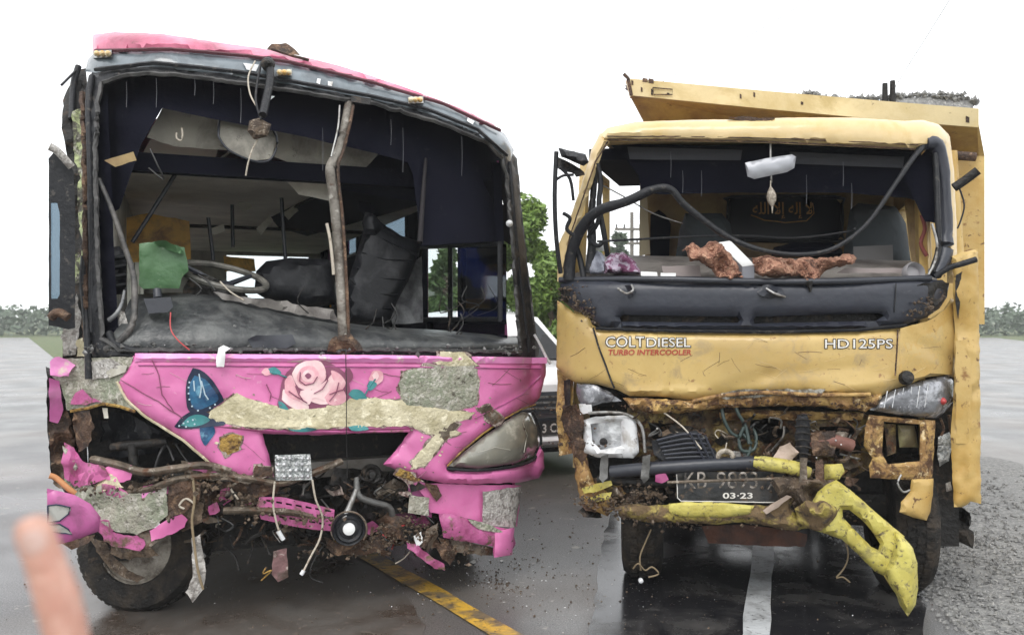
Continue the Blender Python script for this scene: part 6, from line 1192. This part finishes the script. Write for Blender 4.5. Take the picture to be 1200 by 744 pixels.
# dump bed
BV = 1.62
def bp(px, py, v=BV): return T.P(px, py, v)
A = [bp(735, 92), bp(900, 107), bp(1040, 119), bp(1147, 127.5)]; Bq = [bp(740, 112), bp(900, 128), bp(1040, 141), bp(1147, 149.5)]
def strip(name, top_, bot, m, parent, th=.03, **k):
    nrm = Vector((0, 1, 0)); V = top_+bot; c = len(V); n = len(top_)
    V = V+[v+nrm*th for v in V]; F = []
    for i in range(n-1): F += [[i, i+1, n+i+1, n+i], [c+i, c+n+i, c+n+i+1, c+i+1], [i, c+i, c+i+1, i+1], [n+i, n+i+1, c+n+i+1, c+n+i]]
    F += [[0, n, c+n, c], [n-1, c+n-1, c+2*n-1, 2*n-1]]
    return fixn(mk(name, V, F, m, parent, angle=0, **k))
hb2 = strip('bed_rim', A, Bq, yelpale if 0 else mat('dusty_yellow_paint', (.66, .54, .30), .5, layers=[((.5, .38, .16), 3, .55, .1), ((.18, .12, .06), 26, .69, .03)], bump=.1), truck, .08)
Cq = [bp(757, 146, BV+.35), bp(900, 146, BV+.38), bp(1040, 168, BV+.38), bp(1147, 183, BV+.38)]
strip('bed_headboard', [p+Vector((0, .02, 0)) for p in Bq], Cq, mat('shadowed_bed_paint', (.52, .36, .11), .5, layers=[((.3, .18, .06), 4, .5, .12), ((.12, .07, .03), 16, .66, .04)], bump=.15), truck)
bx = T.uvz(0, 1, 0)-T.uvz(0, 0, 0)
L = 3.6*bx
v = [Cq[0], Cq[-1], Cq[-1]+Vector((0, 0, -1.15)), Cq[0]+Vector((0, 0, -1.15))]; v = v+[p+L for p in v]
mk('bed_front', v[:4]+[p+Vector((0, .05, 0)) for p in v[:4]], [[0, 1, 2, 3], [7, 6, 5, 4], [0, 4, 5, 1], [2, 6, 7, 3], [1, 5, 6, 2], [3, 7, 4, 0]], yelspot, truck, angle=0)
for nm, p_, q_ in (('bed_side', A[0], v[3]), ('bed_side', A[-1], v[2])):
    a_ = [p_+Vector((0, .1, 0)), Vector((q_.x, q_.y, p_.z-.5)), q_]; w = Vector((.04, 0, 0)); c_ = a_+[x+L for x in reversed(a_)]
    km = Vector((q_.x, q_.y, (Cq[0] if p_ is A[0] else Cq[-1]).z)); c_ = [a_[0], km, km+L, a_[0]+L]; fixn(mk('bed_side', c_+[x+w for x in c_], [[0, 1, 2, 3], [7, 6, 5, 4], [0, 4, 5, 1], [1, 5, 6, 2], [2, 6, 7, 3], [3, 7, 4, 0]], yelspot, truck, angle=0)); c_ = [km, a_[2], a_[2]+L, km+L]; fixn(mk(nm, c_+[x+w for x in c_], [[0, 1, 2, 3], [7, 6, 5, 4], [0, 4, 5, 1], [1, 5, 6, 2], [2, 6, 7, 3], [3, 7, 4, 0]], yelspot, truck, angle=0))
fixn(mk('bed_floor', [v[3], v[2], v[6], v[7]]+[p+Vector((0, 0, -.06)) for p in (v[3], v[2], v[6], v[7])], [[0, 1, 2, 3], [7, 6, 5, 4], [0, 4, 5, 1], [1, 5, 6, 2], [2, 6, 7, 3], [3, 7, 4, 0]], rustm, truck, angle=0))
for x, y, w, h in ((741, 97, 1.2, 3), (756, 94, 3, 2.5), (763, 95, 3, 3), (752, 105, 1, 3), (764, 108, 1, 4), (783, 110, 1.5, 1.2), (884, 111, 1, 3), (940, 121, 1.4, 2), (868, 113, 1, 3), (1134, 140, 2, 4)):
    P_ = [bp(x+dx*w, y+dy*h, BV-.004) for dx, dy in ((-1, -1), (1, -.6), (1, 1), (-1, .8))]; mk('rust_mark', P_+[p+Vector((0, .003, 0)) for p in P_], [[0, 1, 2, 3], [7, 6, 5, 4], [0, 4, 5, 1], [1, 5, 6, 2], [2, 6, 7, 3], [3, 7, 4, 0]], rustm, hb2, angle=0)
v2, f2 = tube([bp(765, 103, BV-.01), bp(788, 105, BV-.01), bp(788, 111, BV-.01), bp(766, 111, BV-.01)], .004, 5, k=1, closed=True); mk('welded_tab', v2, f2, rustm, hb2)
v2, f2 = tube([bp(731, 87), bp(736, 92), bp(740, 112)], .012, 6, k=1); mk('rim_hook', v2, f2, rustm, hb2)
ptube('bed_corner_post', T, [(1112, 178, 1.5), (1116, 240, 1.5), (1120, 300, 1.5)], .05, yelspot, truck)
ptube('bed_side_rail', T, [(1110, 182, 1.52), (1128, 183, 1.52), (1143, 184, 1.52)], .03, rustm, truck)
# load of gravel heaped above the rim
def rimz(t):
    p = A[0]+(A[-1]-A[0])*t; return p
V = []; F = []; nx, ny = 60, 22
for j in range(ny+1):
    for i in range(nx+1):
        t = i/nx; p = rimz(t)+bx*(.12+3.2*(j/ny)**1.3); e = [.35, .9][j] if j < 2 else 1.
        g = lambda c, w: math.exp(-((t-c)/w)**2)
        hgt = -.04+(.065*g(.53, .06)+.045*g(.66, .08)+.115*g(.84, .13)+.09*g(.98, .08))*1.15*e+.02*noise.noise(Vector((t*30, j, 0)))
        V.append(Vector((p.x, p.y, p.z+hgt)))
F = [[j*(nx+1)+i, j*(nx+1)+i+1, (j+1)*(nx+1)+i+1, (j+1)*(nx+1)+i] for j in range(ny) for i in range(nx)]
rnd = random.Random(5); sp = [(V[rnd.randrange(61, 61*7)]+Vector((0, 0, .012)), (.02, .012, .008)) for _ in range(900)]
gl = join((V, F), crumbs(sp, 3600, .010, .030, 71))
mk('gravel_load', *gl, gravelm, label='load of wet grey gravel heaped above the rim of the yellow dump bed', cat='gravel', kind='stuff', angle=0)
for x, y0, y1, lab in ((1037, 99, 122, 'shorter black rod sticking up from the gravel on the dump bed, left of its twin'), (1046, 96, 122, 'taller black rod sticking up from the gravel on the dump bed, right of its twin')):
    v, f = tube([bp(x, y1, 1.75), bp(x, y0-1, 1.75)], (.020, .017), 8, k=1); a_ = mk('rod', v, f, darkm, label=lab, cat='rod', group='black rods on the dump bed')
# ---- things lying on the dash
def lump(name, outline, v_, label, cat, m, th=.05, puff=.07, rg=.05, seed=1, **k):
    return panel(name, outline, ts(v_, ridge=rg), m, None, label=label, cat=cat, th=th, puff=puff, pr=7, grid=2.6, edge=2.6, seed=seed, **k)
FG = 'pieces of torn foam on the truck dash'
lump('torn_foam', [(802, 290), (810, 284), (820, 290), (832, 284), (846, 284), (854, 296), (864, 308), (868, 322), (856, 328), (842, 328), (834, 316), (820, 306), (808, 304)], .0, 'torn reddish brown foam padding left of the white carton on the truck dash', 'foam', foam, rg=.075, seed=11, group=FG)
lump('torn_foam', [(882, 302), (896, 300), (920, 303), (950, 302), (975, 302), (994, 298), (1003, 302), (1000, 310), (980, 312), (966, 318), (958, 330), (950, 337), (942, 326), (930, 322), (910, 326), (892, 324), (882, 318)], .0, 'long torn reddish brown foam padding right of the white carton on the truck dash', 'foam', foam, rg=.075, seed=12, group=FG)
for o_, path in (('torn_foam', [(808, 292), (826, 296), (840, 300), (852, 312), (846, 322), (862, 322), (836, 290)]), ('torn_foam.001', [(888, 308), (910, 314), (935, 314), (960, 310), (990, 304), (950, 324), (925, 308), (900, 306)])):
    v, f = crumbs([(T.P(x, y, -.045, True), (.016, .012, .008)) for x, y in path], 150, .004, .012, 81); mk('foam_crumbs', v, f, foam, bpy.data.objects[o_], kind='stuff', angle=0)
for x, y0, L_ in ((786, 178, 30), (800, 200, 26), (822, 200, 30), (945, 205, 34), (988, 190, 28), (998, 215, 30)):
    ptube('water_thread', T, [(x, y0, .0), (x+.4, y0+L_*.5, .0), (x, y0+L_, .0)], (.0006, .0011), dripm, truck, shaped=True, sides=5)
ptube('hanging_scrap', T, [(948, 330, -.06), (950, 342, -.06)], (.02, .004), darkm, None, shaped=True, label='dark scrap hanging from the long piece of brown foam over the truck cowl', cat='scrap')
wc = thing('carton', 'long white carton wedged between two brown foam pieces on the truck dash', 'carton', tuple(T.P(872, 326, 0)))
cA = [T.P(842, 285, .22), T.P(856, 283, .22), T.P(884, 311, .02), T.P(870, 313, .02)]; dn = Vector((0, 0, -.085))
V = cA+[cA[0]+dn*.6, cA[1]+dn*.6, cA[2]+dn, cA[3]+dn]
mk('carton_sides', V, [[0, 4, 5, 1], [1, 5, 6, 2], [2, 6, 7, 3], [3, 7, 4, 0], [4, 7, 6, 5]], mat('grey_card', (.30, .31, .35), .7), wc, angle=0)
Vt = [p+Vector((0, 0, .001)) for p in cA]; mk('carton_top', Vt+[p+Vector((0, 0, .003)) for p in Vt], [[3, 2, 1, 0], [4, 5, 6, 7], [0, 1, 5, 4], [1, 2, 6, 5], [2, 3, 7, 6], [3, 0, 4, 7]], paper, wc, angle=0)
lump('purple_cloth', [(708, 306), (716, 296), (730, 296), (740, 302), (748, 312), (752, 320), (738, 322), (720, 322), (708, 320)], .05, 'crumpled purple and grey cloth at the left end of the truck dash', 'cloth', purple, th=.08, seed=13)
lump('grey_wrapper', [(690, 302), (698, 294), (706, 298), (710, 310), (708, 322), (692, 322), (686, 312)], .06, 'crumpled grey wrapper left of the purple cloth on the truck dash', 'wrapper', mat('grey_film', (.30, .32, .38), .4, layers=[((.12, .12, .15), 14, .5, .1)], bump=.5), th=.05, puff=.03, seed=14)
lump('pale_scrap', [(698, 290), (704, 286), (711, 284), (708, 296), (700, 296)], .12, 'pale scrap of paper standing above the grey wrapper in the truck window', 'scrap', paper, th=.01, puff=.01, rg=.01, seed=15)
for pts, lab in (([(751, 318), (770, 319), (771, 324), (751, 323)], 'white paper slip next to the purple cloth on the truck dash'), ([(774, 320), (792, 320), (792, 325), (774, 325)], 'white paper slip nearer the brown foam on the truck dash')):
    panel('paper_slip', pts, ts(-.03), paper, None, label=lab, cat='paper', group='paper slips on the truck dash', th=.006, grid=4, edge=.4)
cc = T.P(1072, 319, .0, True); v, f = lathe(cc, (0.1, -1, .25), [(.050, -.03), (.052, .0), (.046, .012), (.040, .0), (.034, -.02)], 24); cu = mk('round_cup', v, f[:-1] if 0 else f, mat('translucent_grey_plastic', (.30, .29, .30), .3, bump=.1), label='round grey cup lid tipped over at the right end of the truck dash', cat='cup')
# ---------------------------------------------------------------- thumb at the lower left
pr = thing('person', "person's bare thumb and hand reaching up in the bottom left corner", 'person', (-.17, .30, 1.25))
def hp(px, py, d): return Vector(((px-600)/1000*d, d, EYE+(372-py)/1000*d))
pts = [hp(40, 1000, .42), hp(86, 860, .41), hp(84, 780, .40), hp(71, 715, .40), hp(57, 670, .40), hp(45, 636, .40), hp(38, 618, .40), hp(34, 606, .40)]
v, f = tube(pts, [.036, .030, .022, .013, .0098, .0093, .0096, .0098, .0093, .0088, .0086, .0087, .0085, .0080, .0066, .0035], 22, k=6)
th_ = mk('thumb', v, f, skin, pr, angle=180)
NA = hp(39, 620, .40); NB = hp(47, 645, .40); ax = (NB-NA).normalized(); fw = Vector((.35, -1, .1)).normalized(); fw = (fw-ax*fw.dot(ax)).normalized(); sdv = ax.cross(fw)
V = []; F = []; rings = 5; sg = 20
for r_ in range(rings+1):
    for k_ in range(sg):
        q = 2*math.pi*k_/sg; e = r_/rings; a_ = math.cos(q)*e*.75; l_ = math.sin(q)*e*.0060
        V.append((NA+NB)/2+ax*l_+(fw*math.cos(a_)+sdv*math.sin(a_))*(.0091-.0006*(e > .95)))
for r_ in range(rings):
    for k_ in range(sg): F.append([r_*sg+k_, r_*sg+(k_+1) % sg, (r_+1)*sg+(k_+1) % sg, (r_+1)*sg+k_])
mk('nail', V, F, mat('nail', (.62, .42, .36), .25, bump=0, coat=.3), th_, angle=180)
for i in range(4):
    dx = -50-i*50; v, f = tube([hp(30, 1000, .42), hp(20+dx*.6, 930, .42), hp(10+dx, 880+i*12, .40), hp(40+dx, 865+i*14, .38)], [.030, .013, .011, .008], 14, k=5); mk('finger', v, f, skin, pr, angle=180)
v, f = tube([hp(30, 960, .42), hp(0, 1050, .43), hp(-10, 1300, .46)], [.036, .03, .034], 16); mk('wrist', v, f, skin, pr, angle=180)
